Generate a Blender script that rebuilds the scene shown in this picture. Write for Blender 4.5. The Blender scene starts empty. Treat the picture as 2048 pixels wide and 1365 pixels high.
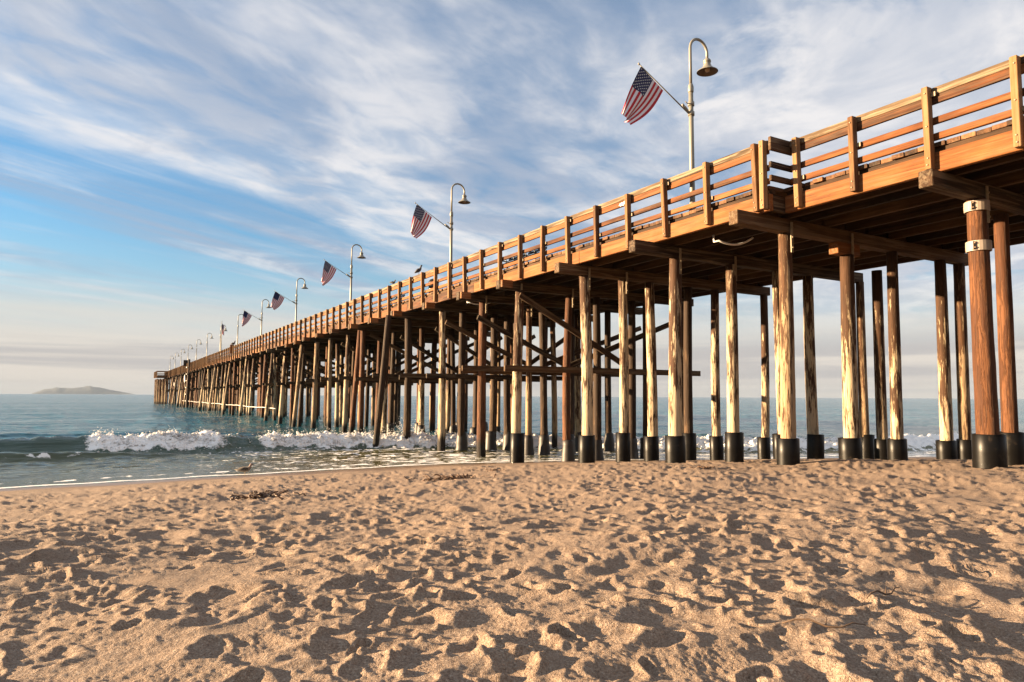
import bpy, bmesh, math, random
import numpy as np
from mathutils import Vector, Matrix

random.seed(7)
RNG = np.random.default_rng(11)
sc = bpy.context.scene
COL = sc.collection
R = math.radians

# ------------------------------------------------------------------ camera
CAM_Z = 2.8
cd = bpy.data.cameras.new("camera")
cam = bpy.data.objects.new("camera", cd)
COL.objects.link(cam)
cd.sensor_width = 36.0
cd.lens = 24.61
cd.clip_start = 0.1
cd.clip_end = 60000
M = Matrix.Rotation(R(90 + 4.51), 4, 'X') @ Matrix.Rotation(R(0.28), 4, 'Z')
M.translation = (0, 0, CAM_Z)
cam.matrix_world = M
sc.camera = cam

# ------------------------------------------------------------------ sun
SUN_AZ = 88.0          # degrees left of straight ahead
SUN_EL = 8.4
sd = bpy.data.lights.new("sun", 'SUN')
sd.energy = 5.0
sd.angle = R(0.53)
sd.color = (1.0, 0.715, 0.425)
sun = bpy.data.objects.new("sun", sd)
COL.objects.link(sun)
sdir = Vector((-math.sin(R(SUN_AZ)) * math.cos(R(SUN_EL)), math.cos(R(SUN_AZ)) * math.cos(R(SUN_EL)), math.sin(R(SUN_EL))))
sun.rotation_euler = sdir.to_track_quat('Z', 'Y').to_euler()
sun.location = (-60, 20, 30)

# ------------------------------------------------------------------ exposure
sc.view_settings.view_transform = 'Standard'
sc.view_settings.look = 'None'
sc.view_settings.gamma = 1.0
sc.view_settings.use_curve_mapping = False
sc.view_settings.exposure = 2.55
sc.cycles.max_bounces = 5
sc.cycles.diffuse_bounces = 2
sc.cycles.glossy_bounces = 3
sc.cycles.transmission_bounces = 2
sc.cycles.volume_bounces = 0
sc.cycles.use_denoising = True
sc.cycles.caustics_reflective = False
sc.cycles.caustics_refractive = False


# ------------------------------------------------------------------ node helper
class NT:
    def __init__(self, tree):
        self.t = tree

    def n(self, typ, **kw):
        nd = self.t.nodes.new(typ)
        for k, v in kw.items():
            setattr(nd, k, v)
        return nd

    def put(self, sock, v):
        if isinstance(v, bpy.types.NodeSocket):
            self.t.links.new(v, sock)
        elif v is not None:
            sock.default_value = v

    def math(self, op, a, b=None, c=None, clamp=False):
        nd = self.n('ShaderNodeMath', operation=op, use_clamp=clamp)
        self.put(nd.inputs[0], a)
        self.put(nd.inputs[1], b)
        self.put(nd.inputs[2], c)
        return nd.outputs[0]

    def smooth(self, v, lo, hi, a=0.0, b=1.0):
        nd = self.n('ShaderNodeMapRange', interpolation_type='SMOOTHSTEP')
        self.put(nd.inputs['Value'], v)
        nd.inputs['From Min'].default_value = lo
        nd.inputs['From Max'].default_value = hi
        nd.inputs['To Min'].default_value = a
        nd.inputs['To Max'].default_value = b
        return nd.outputs['Result']

    def comb(self, x, y, z):
        nd = self.n('ShaderNodeCombineXYZ')
        for s, v in zip(nd.inputs, (x, y, z)):
            self.put(s, v)
        return nd.outputs[0]

    def noise(self, vec, scale=1.0, detail=4.0, rough=0.55, dist=0.0):
        nd = self.n('ShaderNodeTexNoise')
        self.put(nd.inputs['Vector'], vec)
        nd.inputs['Scale'].default_value = scale
        nd.inputs['Detail'].default_value = detail
        nd.inputs['Roughness'].default_value = rough
        nd.inputs['Distortion'].default_value = dist
        return nd.outputs['Fac']

    def mix(self, fac, a, b, blend='MIX'):
        nd = self.n('ShaderNodeMix', data_type='RGBA', blend_type=blend)
        self.put(nd.inputs[0], fac)
        self.put(nd.inputs[6], c4(a))
        self.put(nd.inputs[7], c4(b))
        return nd.outputs[2]

    def ramp(self, fac, stops):
        nd = self.n('ShaderNodeValToRGB')
        el = nd.color_ramp.elements
        while len(el) < len(stops):
            el.new(0.5)
        for e, (p, c) in zip(el, stops):
            e.position = p
            e.color = c4(c)
        self.put(nd.inputs[0], fac)
        return nd.outputs[0]


def c4(c):
    if isinstance(c, tuple) and len(c) == 3:
        return (*c, 1.0)
    return c


# ------------------------------------------------------------------ sky
w = bpy.data.worlds.new("World")
sc.world = w
w.use_nodes = True
w.node_tree.nodes.clear()
T = NT(w.node_tree)
sky = T.n('ShaderNodeTexSky', sky_type='NISHITA', sun_disc=False)
sky.sun_elevation = R(SUN_EL)
sky.sun_rotation = R(-SUN_AZ)
sky.air_density = 1.0
sky.dust_density = 0.6
sky.ozone_density = 2.0
tc = T.n('ShaderNodeTexCoord')
sx = T.n('ShaderNodeSeparateXYZ')
T.put(sx.inputs[0], tc.outputs['Generated'])
X, Y, Z = sx.outputs
zc = T.math('ADD', T.math('MAXIMUM', Z, 0.0), 0.03)
px = T.math('DIVIDE', X, zc)
py = T.math('DIVIDE', Y, zc)
# cloud layer coordinates: along the wind and across it
ca = T.math('ADD', T.math('MULTIPLY', px, 0.45), T.math('MULTIPLY', py, 0.89))
cb = T.math('SUBTRACT', T.math('MULTIPLY', px, 0.89), T.math('MULTIPLY', py, 0.45))


def cn(sa, sb, seed, detail=6, rough=0.6, dist=0.3):
    return T.noise(T.comb(T.math('MULTIPLY', ca, sa), T.math('MULTIPLY', cb, sb), seed), 1.0, detail, rough, dist)


warp = cn(0.55, 1.1, 3.1, 6, 0.6)
streak = cn(0.24, 2.0, 0.7, 6, 0.55, 0.3)
mott = cn(3.6, 6.2, 5.0, 4, 0.5, 0.5)
soft = cn(0.5, 1.6, 6.3, 5, 0.55, 0.4)
big = cn(0.95, 0.95, 8.63, 8, 0.58, 0.5)
bw = T.math('ADD', cb, T.math('MULTIPLY', T.math('SUBTRACT', warp, 0.5), 0.75))
sheet = T.smooth(bw, -2.66, -2.36)
mm = T.math('ADD', T.math('MULTIPLY', mott, 0.5), T.math('MULTIPLY', soft, 0.5))
d1 = T.math('MULTIPLY', sheet, T.math('ADD', 0.40, T.math('MULTIPLY', T.smooth(mm, 0.38, 0.62), 0.50)))
d2 = T.math('MULTIPLY', T.math('SUBTRACT', 1.0, sheet), T.smooth(streak, 0.42, 0.72, 0.0, 0.85))
d3 = T.math('MULTIPLY', T.smooth(T.math('ADD', cb, T.math('MULTIPLY', warp, 1.1)), -0.75, 0.05), T.smooth(big, 0.34, 0.50, 0.0, 0.97))
dens = T.math('MAXIMUM', T.math('MAXIMUM', d1, d2), d3, clamp=True)
hz = T.smooth(Z, 0.04, 0.17)
dens = T.math('MULTIPLY', dens, hz)
# thin veil is lavender, thick sunlit parts are cream white
lit = cn(1.1, 1.7, 4.2, 6, 0.58, 0.5)
edge = T.math('MULTIPLY', T.smooth(bw, -2.70, -2.40), T.smooth(bw, -1.5, -2.3))
litf = T.math('ADD', T.math('MULTIPLY', T.smooth(lit, 0.40, 0.66), 0.85), T.math('MULTIPLY', edge, 0.45))
litf = T.math('ADD', litf, T.math('MULTIPLY', d3, 0.35), clamp=True)
ccol = T.mix(litf, (0.138, 0.163, 0.208), (0.306, 0.298, 0.298))
SKY_S = 0.1
skyc = T.n('ShaderNodeVectorMath', operation='SCALE')
T.put(skyc.inputs[0], sky.outputs[0])
skyc.inputs['Scale'].default_value = SKY_S
skyv = T.mix(1.0, skyc.outputs[0], (0.40, 0.64, 0.80), 'MULTIPLY')
skyv = T.mix(T.smooth(Z, 0.25, 0.05, 0.0, 0.80), skyv, (0.172, 0.220, 0.246))
col = T.mix(dens, skyv, ccol)
# low haze and stratus along the horizon
az = T.n('ShaderNodeMath', operation='ARCTAN2')
T.put(az.inputs[0], X)
T.put(az.inputs[1], Y)
low = T.noise(T.comb(T.math('MULTIPLY', az.outputs[0], 1.6), T.math('MULTIPLY', Z, 17.0), 2.0), 1.0, 6, 0.6, 0.3)
lowm = T.math('MULTIPLY', T.smooth(T.math('ADD', Z, T.math('MULTIPLY', T.math('SUBTRACT', low, 0.5), 0.10)), 0.16, 0.05), 0.90)
band = T.smooth(T.noise(T.comb(T.math('MULTIPLY', az.outputs[0], 1.3), T.math('MULTIPLY', Z, 30.0), 9.4), 1.0, 6, 0.6, 0.5), 0.42, 0.60)
band = T.math('MULTIPLY', band, T.smooth(Z, 0.10, 0.06))
lc = T.mix(band, (0.285, 0.252, 0.220), (0.195, 0.177, 0.170))
col = T.mix(lowm, col, lc)
bg = T.n('ShaderNodeBackground')
T.put(bg.inputs['Color'], col)
bg.inputs['Strength'].default_value = 0.51
ow = T.n('ShaderNodeOutputWorld')
T.put(ow.inputs['Surface'], bg.outputs[0])

# ------------------------------------------------------------------ numpy noise
_perm = RNG.permutation(512).astype(np.int64)
_perm = np.concatenate([_perm, _perm])
_ga = RNG.uniform(0, 2 * np.pi, 512)
_gx, _gy = np.cos(_ga), np.sin(_ga)


def perlin(x, y):
    xi = np.floor(x).astype(np.int64)
    yi = np.floor(y).astype(np.int64)
    xf, yf = x - xi, y - yi
    u = xf * xf * xf * (xf * (xf * 6 - 15) + 10)
    v = yf * yf * yf * (yf * (yf * 6 - 15) + 10)

    def g(ix, iy, dx, dy):
        h = _perm[(_perm[ix & 511] + iy) & 511]
        return _gx[h] * dx + _gy[h] * dy
    a = g(xi, yi, xf, yf)
    b = g(xi + 1, yi, xf - 1, yf)
    c = g(xi, yi + 1, xf, yf - 1)
    d = g(xi + 1, yi + 1, xf - 1, yf - 1)
    return (a + u * (b - a) + v * ((c + u * (d - c)) - (a + u * (b - a)))) * 1.5


def fbm(x, y, oct=4, gain=0.5):
    s, a, f = 0, 1.0, 1.0
    for i in range(oct):
        s = s + a * perlin(x * f + 17.3 * i, y * f - 9.1 * i)
        a *= gain
        f *= 2.03
    return s


def sstep(x, lo, hi):
    t = np.clip((x - lo) / (hi - lo), 0, 1)
    return t * t * (3 - 2 * t)


# ------------------------------------------------------------------ place: pier axes
PA = R(29.9)
NX, NY = math.cos(PA), math.sin(PA)       # across the pier, away from the camera
DX, DY = -math.sin(PA), math.cos(PA)      # along the pier, out to sea


def W(L, t, z=0.0):
    return Vector((L * NX + t * DX, L * NY + t * DY, z))


def lt(x, y):
    return x * NX + y * NY, x * DX + y * DY


def shore_t(L):
    return np.interp(L, [-400, -60, -20, -3, 11.5, 18, 25, 35.5, 60, 400], [34, 27, 25.5, 25.6, 26.6, 25.4, 22.6, 19.0, 17, 14])


def sand_base(x, y):
    L, t = lt(x, y)
    s = shore_t(L) - t
    a = 0.08 * s
    k = 0.3
    h = np.clip(0.5 + 0.5 * (1.55 - a) / k, 0, 1)
    z = 1.55 * (1 - h) + a * h - k * h * (1 - h)
    z = np.maximum(z, -6.0)
    return z, s


def sand_at(x, y):
    z, s = sand_base(np.array([x], float), np.array([y], float))
    return float(z[0])


# ------------------------------------------------------------------ object helpers
def link(name, me, mat=None, parent=None):
    o = bpy.data.objects.new(name, me)
    COL.objects.link(o)
    if mat is not None and me is not None and not me.materials:
        for m in (mat if isinstance(mat, (list, tuple)) else [mat]):
            me.materials.append(m)
    if parent is not None:
        o.parent = parent
    return o


def tag(o, label, cat=None, group=None, kind=None):
    o['label'] = label
    if cat:
        o['category'] = cat
    if group:
        o['group'] = group
    if kind:
        o['kind'] = kind
    return o


def empty(name, loc=(0, 0, 0), rz=0.0):
    o = bpy.data.objects.new(name, None)
    COL.objects.link(o)
    o.location = loc
    o.rotation_euler = (0, 0, rz)
    o.empty_display_size = 0.3
    return o


def mesh(name, verts, faces, smooth=False):
    me = bpy.data.meshes.new(name)
    me.from_pydata([tuple(v) for v in verts], [], faces)
    if smooth:
        me.polygons.foreach_set('use_smooth', [True] * len(me.polygons))
    me.update()
    return me


class MB:
    """collects pieces of one part"""
    def __init__(self):
        self.v, self.f, self.m = [], [], []

    def add(self, vs, fs, mi=0):
        o = len(self.v)
        self.v += [tuple(v) for v in vs]
        self.f += [tuple(i + o for i in f) for f in fs]
        self.m += [mi] * len(fs)

    def box(self, c, s, ch=0.0, rot=None, mi=0):
        vs, fs = chbox(s, ch)
        vs = [Vector(v) for v in vs]
        if rot is not None:
            vs = [rot @ v for v in vs]
        self.add([v + Vector(c) for v in vs], fs, mi)

    def tube(self, pts, r, n=10, caps=True, mi=0):
        vs, fs = sweep(pts, r, n, caps)
        self.add(vs, fs, mi)

    def lathe(self, prof, n=20, c=(0, 0, 0), mi=0):
        vs, fs = [], []
        for (r_, z_) in prof:
            for i in range(n):
                a = 2 * math.pi * i / n
                vs.append((c[0] + r_ * math.cos(a), c[1] + r_ * math.sin(a), c[2] + z_))
        for j in range(len(prof) - 1):
            for i in range(n):
                k = (i + 1) % n
                fs.append((j * n + i, j * n + k, (j + 1) * n + k, (j + 1) * n + i))
        self.add(vs, fs, mi)

    def build(self, name, mat, parent=None, smooth=False):
        me = mesh(name, self.v, self.f, smooth)
        o = link(name, me, mat, parent)
        if any(self.m):
            me.polygons.foreach_set('material_index', self.m)
        return o


_chc = {}


def chbox(s, ch=0.0):
    x, y, z = s[0] / 2, s[1] / 2, s[2] / 2
    if ch <= 0:
        vs = [(-x, -y, -z), (x, -y, -z), (x, y, -z), (-x, y, -z), (-x, -y, z), (x, -y, z), (x, y, z), (-x, y, z)]
        fs = [(0, 3, 2, 1), (4, 5, 6, 7), (0, 1, 5, 4), (1, 2, 6, 5), (2, 3, 7, 6), (3, 0, 4, 7)]
        return vs, fs
    key = (round(x, 4), round(y, 4), round(z, 4), round(ch, 4))
    if key in _chc:
        return _chc[key]
    bm = bmesh.new()
    bmesh.ops.create_cube(bm, size=1.0)
    for v in bm.verts:
        v.co = Vector((v.co.x * 2 * x, v.co.y * 2 * y, v.co.z * 2 * z))
    bmesh.ops.bevel(bm, geom=list(bm.edges), offset=ch, segments=1, affect='EDGES')
    bm.verts.ensure_lookup_table()
    vs = [tuple(v.co) for v in bm.verts]
    fs = [tuple(v.index for v in f.verts) for f in bm.faces]
    bm.free()
    _chc[key] = (vs, fs)
    return vs, fs


_boxme = {}


def box_mesh(s, ch, mat):
    key = (round(s[0], 3), round(s[1], 3), round(s[2], 3), ch, mat.name)
    if key not in _boxme:
        vs, fs = chbox(s, ch)
        me = mesh('beam', vs, fs)
        me.materials.append(mat)
        _boxme[key] = me
    return _boxme[key]


def beam(name, c, s, mat, parent, ch=0.012, rot=None):
    o = link(name, box_mesh(s, ch, mat), None, parent)
    o.location = c
    if rot is not None:
        o.rotation_euler = rot
    return o


def sweep(pts, r, n=10, caps=True):
    pts = [Vector(p) for p in pts]
    rr = r if isinstance(r, (list, tuple)) else [r] * len(pts)
    vs, fs = [], []
    up = Vector((0, 0, 1))
    prev = None
    for i, p in enumerate(pts):
        tg = (pts[min(i + 1, len(pts) - 1)] - pts[max(i - 1, 0)]).normalized()
        if prev is None:
            ref = up if abs(tg.z) < 0.9 else Vector((1, 0, 0))
            u = tg.cross(ref).normalized()
        else:
            u = (prev - tg * prev.dot(tg)).normalized()
        prev = u
        v = tg.cross(u)
        for k in range(n):
            a = 2 * math.pi * k / n
            vs.append(p + (u * math.cos(a) + v * math.sin(a)) * rr[i])
    for i in range(len(pts) - 1):
        for k in range(n):
            k2 = (k + 1) % n
            fs.append((i * n + k, i * n + k2, (i + 1) * n + k2, (i + 1) * n + k))
    if caps:
        fs.append(tuple(range(n - 1, -1, -1)))
        fs.append(tuple((len(pts) - 1) * n + k for k in range(n)))
    return vs, fs


# ------------------------------------------------------------------ materials
def new_mat(name):
    m = bpy.data.materials.new(name)
    m.use_nodes = True
    m.node_tree.nodes.clear()
    t = NT(m.node_tree)
    out = t.n('ShaderNodeOutputMaterial')
    b = t.n('ShaderNodeBsdfPrincipled')
    t.put(out.inputs['Surface'], b.outputs[0])
    return m, t, b, out


def plain(name, col, rough=0.6, metal=0.0, var=0.12, scale=6.0):
    m, t, b, o = new_mat(name)
    tcn = t.n('ShaderNodeTexCoord')
    f = t.noise(tcn.outputs['Object'], scale, 5, 0.6)
    lo = tuple(c * (1 - var) for c in col)
    hi = tuple(min(1, c * (1 + var)) for c in col)
    t.put(b.inputs['Base Color'], t.mix(f, lo, hi))
    b.inputs['Roughness'].default_value = rough
    b.inputs['Metallic'].default_value = metal
    return m


def wood(name, stops, axis, worn=0.0, bump=0.35, rough=0.82):
    """sawn timber: grain stretched along axis, per-piece tint, checks and stains"""
    m, t, b, o = new_mat(name)
    tcn = t.n('ShaderNodeTexCoord')
    oi = t.n('ShaderNodeObjectInfo')
    off = t.n('ShaderNodeVectorMath', operation='ADD')
    t.put(off.inputs[0], tcn.outputs['Object'])
    rv = t.math('MULTIPLY', oi.outputs['Random'], 37.0)
    t.put(off.inputs[1], t.comb(rv, t.math('MULTIPLY', rv, 1.7), t.math('MULTIPLY', rv, 0.6)))
    sc1 = [13.0, 13.0, 13.0]
    sc1[axis] = 0.55
    sc2 = [42.0, 42.0, 42.0]
    sc2[axis] = 1.1
    sc3 = [2.2, 2.2, 2.2]
    sc3[axis] = 0.8
    def sv(s):
        nd = t.n('ShaderNodeVectorMath', operation='MULTIPLY')
        t.put(nd.inputs[0], off.outputs[0])
        nd.inputs[1].default_value = s
        return nd.outputs[0]
    g1 = t.noise(sv(sc1), 1.0, 5, 0.6, 0.8)
    g2 = t.noise(sv(sc2), 1.0, 4, 0.6, 0.3)
    g3 = t.noise(sv(sc3), 1.0, 4, 0.6, 0.4)
    f = t.math('ADD', t.math('MULTIPLY', g1, 0.75), t.math('MULTIPLY', g2, 0.30))
    f = t.math('ADD', f, t.math('MULTIPLY', t.math('SUBTRACT', g3, 0.25), 0.65))
    f = t.math('ADD', f, t.math('MULTIPLY', t.math('SUBTRACT', oi.outputs['Random'], 0.5), 0.42))
    c = t.ramp(t.math('SUBTRACT', f, 0.20), stops)
    if worn > 0:
        wm = t.math('MULTIPLY', t.smooth(t.noise(sv([s * 0.6 for s in sc1]), 1.0, 5, 0.65, 1.2), 0.45, 0.62), worn)
        c = t.mix(wm, c, (0.26, 0.20, 0.13))
    # drying checks
    ck = t.smooth(t.noise(sv([s * 0.8 for s in sc2]), 1.0, 3, 0.5, 0.6), 0.37, 0.30, 0.0, 0.75)
    c = t.mix(ck, c, (0.035, 0.02, 0.012))
    t.put(b.inputs['Base Color'], c)
    b.inputs['Roughness'].default_value = rough
    b.inputs['Specular IOR Level'].default_value = 0.25
    bp = t.n('ShaderNodeBump')
    bp.inputs['Strength'].default_value = bump
    bp.inputs['Distance'].default_value = 0.012
    t.put(bp.inputs['Height'], t.math('SUBTRACT', t.math('ADD', g1, g2), ck))
    t.put(b.inputs['Normal'], bp.outputs[0])
    return m


ORANGE = [(0.24, (0.0314, 0.0094, 0.0025)), (0.42, (0.0943, 0.0294, 0.0065)), (0.6, (0.1482, 0.052, 0.0119)), (0.82, (0.1976, 0.0843, 0.0254))]
PALE = [(0.24, (0.0581, 0.0251, 0.0095)), (0.42, (0.1453, 0.0692, 0.0262)), (0.62, (0.2034, 0.109, 0.0455)), (0.85, (0.2518, 0.1509, 0.0728))]
WEATH = [(0.22, (0.0227, 0.0131, 0.0068)), (0.42, (0.0529, 0.0332, 0.017)), (0.62, (0.0756, 0.0474, 0.0251)), (0.85, (0.1007, 0.0687, 0.0386))]
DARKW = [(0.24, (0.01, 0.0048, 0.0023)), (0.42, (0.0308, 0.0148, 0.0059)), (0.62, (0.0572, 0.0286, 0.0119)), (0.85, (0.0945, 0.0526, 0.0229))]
M_or_y = wood('orange_timber', ORANGE, 1, worn=0.12)
M_pale_z = wood('post_timber', PALE, 2, worn=0.2)
M_we_y = wood('weathered_rail_timber', WEATH, 1, worn=0.75)
M_or_x = wood('return_rail_timber', ORANGE, 0, worn=0.3)
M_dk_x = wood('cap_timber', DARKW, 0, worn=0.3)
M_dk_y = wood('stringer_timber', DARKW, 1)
M_plank = wood('plank_timber', [(0.22, (0.02, 0.010, 0.005)), (0.42, (0.06, 0.028, 0.012)), (0.62, (0.13, 0.06, 0.026)), (0.85, (0.24, 0.12, 0.055))], 0, worn=0.1)
M_corb = wood('corbel_timber', ORANGE, 0, worn=0.3)
M_galv = plain('galvanised_steel', (0.216, 0.168, 0.104), 0.6, 0.2, 0.3, 30)
M_bolt = plain('rusty_bolt', (0.22, 0.15, 0.09), 0.6, 0.2, 0.3, 30)
M_band = plain('pale_strap', (0.264, 0.216, 0.176), 0.6, 0.0, 0.15, 14)
M_pipe = plain('white_pipe', (0.55, 0.53, 0.5), 0.5, 0.0, 0.12, 8)
M_lamp = plain('lamp_paint', (0.192, 0.18, 0.148), 0.45, 0.1, 0.14, 9)
M_lampd = plain('lamp_shade_inside', (0.16, 0.12, 0.09), 0.6, 0.0, 0.2, 9)
M_bulb = plain('lamp_glass', (0.55, 0.42, 0.28), 0.15, 0.0, 0.1, 9)
M_black = plain('black_bench_metal', (0.02, 0.02, 0.022), 0.35, 0.2, 0.3, 12)
M_sign = plain('white_sign', (0.8, 0.78, 0.72), 0.5, 0.0, 0.05)
M_graf = plain('white_graffiti_paint', (0.85, 0.8, 0.76), 0.7, 0.0, 0.05)


def pile_mat(name, pale, brown, dark, bleach, patch):
    """round timber pile: pale bleached wood with dark bark patches; mussels near the water"""
    m, t, b, o = new_mat(name)
    tcn = t.n('ShaderNodeTexCoord')
    oi = t.n('ShaderNodeObjectInfo')
    geo = t.n('ShaderNodeNewGeometry')
    off = t.n('ShaderNodeVectorMath', operation='ADD')
    t.put(off.inputs[0], tcn.outputs['Object'])
    rv = t.math('MULTIPLY', oi.outputs['Random'], 53.0)
    t.put(off.inputs[1], t.comb(rv, rv, t.math('MULTIPLY', rv, 0.37)))
    def sv(s):
        nd = t.n('ShaderNodeVectorMath', operation='MULTIPLY')
        t.put(nd.inputs[0], off.outputs[0])
        nd.inputs[1].default_value = s
        return nd.outputs[0]
    sp = t.n('ShaderNodeSeparateXYZ')
    t.put(sp.inputs[0], geo.outputs['Position'])
    zz = sp.outputs[2]
    gr = t.noise(sv((26, 26, 1.3)), 1.0, 5, 0.62, 0.4)
    pa = t.noise(sv((11.0, 11.0, 1.15)), 1.0, 7, 0.72, 0.25)
    blot = t.noise(sv((1.6, 1.6, 0.45)), 1.0, 4, 0.6, 0.3)
    # bleaching by sun and salt is stronger low on the pile
    pz = t.math('ADD', t.math('MULTIPLY', pa, 0.75), t.math('MULTIPLY', blot, 0.5))
    pz = t.math('ADD', pz, t.math('MULTIPLY', t.math('SUBTRACT', zz, 4.0), bleach))
    pm = t.smooth(pz, patch, patch + 0.07)
    c = t.ramp(gr, [(0.25, tuple(x * 0.62 for x in pale)), (0.5, pale), (0.8, tuple(min(0.85, x * 1.2) for x in pale))])
    cb_ = t.ramp(gr, [(0.25, dark), (0.48, brown), (0.8, tuple(x * 1.7 for x in brown))])
    c = t.mix(pm, c, cb_)
    crk = t.smooth(t.noise(sv((24, 24, 0.8)), 1.0, 5, 0.65, 0.8), 0.425, 0.35, 0.0, 0.8)
    c = t.mix(crk, c, (0.045, 0.022, 0.011))
    # mussels and algae in the tidal zone
    mus = t.smooth(t.math('ADD', zz, t.math('MULTIPLY', t.math('SUBTRACT', pa, 0.5), 1.2)), 1.0, 0.5)
    c = t.mix(mus, c, (0.018, 0.014, 0.011))
    t.put(b.inputs['Base Color'], c)
    b.inputs['Roughness'].default_value = 0.8
    b.inputs['Specular IOR Level'].default_value = 0.3
    bp = t.n('ShaderNodeBump')
    bp.inputs['Strength'].default_value = 0.7
    bp.inputs['Distance'].default_value = 0.03
    t.put(bp.inputs['Height'], t.math('SUBTRACT', t.math('ADD', t.math('MULTIPLY', gr, 0.8), t.math('MULTIPLY', pm, 0.4)), t.math('MULTIPLY', crk, 0.5)))
    t.put(b.inputs['Normal'], bp.outputs[0])
    return m


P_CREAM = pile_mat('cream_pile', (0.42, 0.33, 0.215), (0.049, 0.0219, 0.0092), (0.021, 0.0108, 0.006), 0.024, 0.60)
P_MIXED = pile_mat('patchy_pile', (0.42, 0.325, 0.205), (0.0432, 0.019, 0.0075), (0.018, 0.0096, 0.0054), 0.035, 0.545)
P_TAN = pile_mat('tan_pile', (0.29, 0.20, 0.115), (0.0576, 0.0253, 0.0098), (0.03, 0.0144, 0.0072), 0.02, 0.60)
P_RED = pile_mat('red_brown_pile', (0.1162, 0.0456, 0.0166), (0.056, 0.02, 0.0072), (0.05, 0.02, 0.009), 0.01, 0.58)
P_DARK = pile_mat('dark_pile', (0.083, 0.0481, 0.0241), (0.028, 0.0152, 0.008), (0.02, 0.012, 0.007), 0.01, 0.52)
M_sleeve = plain('black_sleeve', (0.007, 0.006, 0.005), 0.27, 0.0, 0.6, 7)
_t = NT(M_sleeve.node_tree)
_b = M_sleeve.node_tree.nodes['Principled BSDF']
_b.inputs['Specular IOR Level'].default_value = 0.16
_tc = _t.n('ShaderNodeTexCoord')
_oi = _t.n('ShaderNodeObjectInfo')
_mp = _t.n('ShaderNodeVectorMath', operation='ADD')
_t.put(_mp.inputs[0], _tc.outputs['Object'])
_t.put(_mp.inputs[1], _t.comb(_t.math('MULTIPLY', _oi.outputs['Random'], 31.0), 0.0, 0.0))
_n = _t.noise(_mp.outputs[0], 5.0, 7, 0.72, 0.3)
_d = _t.smooth(_n, 0.55, 0.75, 0.0, 0.3)
_t.put(_b.inputs['Base Color'], _t.mix(_d, (0.004, 0.0035, 0.003), (0.07, 0.05, 0.032)))
_t.put(_b.inputs['Roughness'], _t.math('ADD', 0.24, _t.math('MULTIPLY', _n, 0.3)))
M_mussel = plain('mussel_crust', (0.02, 0.016, 0.013), 0.55, 0.0, 0.5, 22)


# ------------------------------------------------------------------ sand beach
def polar_grid(rs, az):
    A, Rr = np.meshgrid(az, rs)
    return Rr * np.sin(A), Rr * np.cos(A)


def grid_mesh(name, x, y, z, wrap=True):
    nr, nc = x.shape
    v = np.stack([x, y, z], -1).reshape(-1, 3)
    i = np.arange(nr - 1)[:, None] * nc
    j = np.arange(nc if wrap else nc - 1)[None, :]
    j2 = (j + 1) % nc
    q = np.stack([i + j, i + nc + j, i + nc + j2, i + j2], -1).reshape(-1, 4)
    me = bpy.data.meshes.new(name)
    me.vertices.add(len(v))
    me.vertices.foreach_set('co', v.astype(np.float32).ravel())
    me.loops.add(q.size)
    me.loops.foreach_set('vertex_index', q[:, ::-1].astype(np.int32).ravel())
    me.polygons.add(len(q))
    me.polygons.foreach_set('loop_start', np.arange(0, q.size, 4, dtype=np.int32))
    me.polygons.foreach_set('loop_total', np.full(len(q), 4, dtype=np.int32))
    me.polygons.foreach_set('use_smooth', np.ones(len(q), dtype=bool))
    me.update(calc_edges=True)
    me.validate()
    return me


def set_attr(me, name, arr):
    a = me.attributes.new(name, 'FLOAT', 'POINT')
    a.data.foreach_set('value', arr.astype(np.float32).ravel())


def azimuths(half, n, rest):
    a = np.linspace(-R(half), R(half), n)
    b = np.linspace(R(half), 2 * math.pi - R(half), rest + 2)[1:-1]
    return np.concatenate([a, b])


# footprints are pressed into a world-space height map first
GX0, GX1, GY0, GY1, GR = -17.0, 21.0, 1.2, 25.0, 0.0145
gw, gh = int((GX1 - GX0) / GR), int((GY1 - GY0) / GR)
HM = np.zeros((gh, gw), np.float32)


def press(cx, cy, ang, ln, wd, dep, rim, sharp):
    rad = ln * 1.15
    i0, i1 = max(0, int((cx - rad - GX0) / GR)), min(gw, int((cx + rad - GX0) / GR))
    j0, j1 = max(0, int((cy - rad - GY0) / GR)), min(gh, int((cy + rad - GY0) / GR))
    if i1 - i0 < 3 or j1 - j0 < 3:
        return
    xs = GX0 + np.arange(i0, i1) * GR - cx
    ys = GY0 + np.arange(j0, j1) * GR - cy
    XX, YY = np.meshgrid(xs, ys)
    c, s = math.cos(ang), math.sin(ang)
    u = (XX * c + YY * s) / (ln * 0.5)
    v = (-XX * s + YY * c) / (wd * 0.5 * (1.0 + 0.25 * u))
    q = np.sqrt(u * u + v * v)
    h = -dep * (1 - sstep(q, sharp, 1.05))
    ridge = rim * np.exp(-((q - 1.18) / 0.26) ** 2) * (0.75 + 0.45 * u)
    HM[j0:j1, i0:i1] = HM[j0:j1, i0:i1] * (1 - 0.55 * (1 - sstep(q, 0.6, 1.1))) + h + ridge


def scatter_prints(n, lmin, lmax, dmin, dmax):
    for _ in range(n):
        cx = random.uniform(GX0, GX1)
        cy = random.uniform(GY0, GY1)
        if abs(cx) > cy * 1.15 + 5.0:
            continue
        ln = random.uniform(lmin, lmax)
        press(cx, cy, random.choice([0.5, 0.9, 2.1, 2.6, random.uniform(0, 3.14)]) + random.gauss(0, 0.35), ln, ln * random.uniform(0.42, 0.75),
              random.uniform(dmin, dmax), random.uniform(0.2, 0.5) * dmax, random.uniform(0.08, 0.62))


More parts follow.
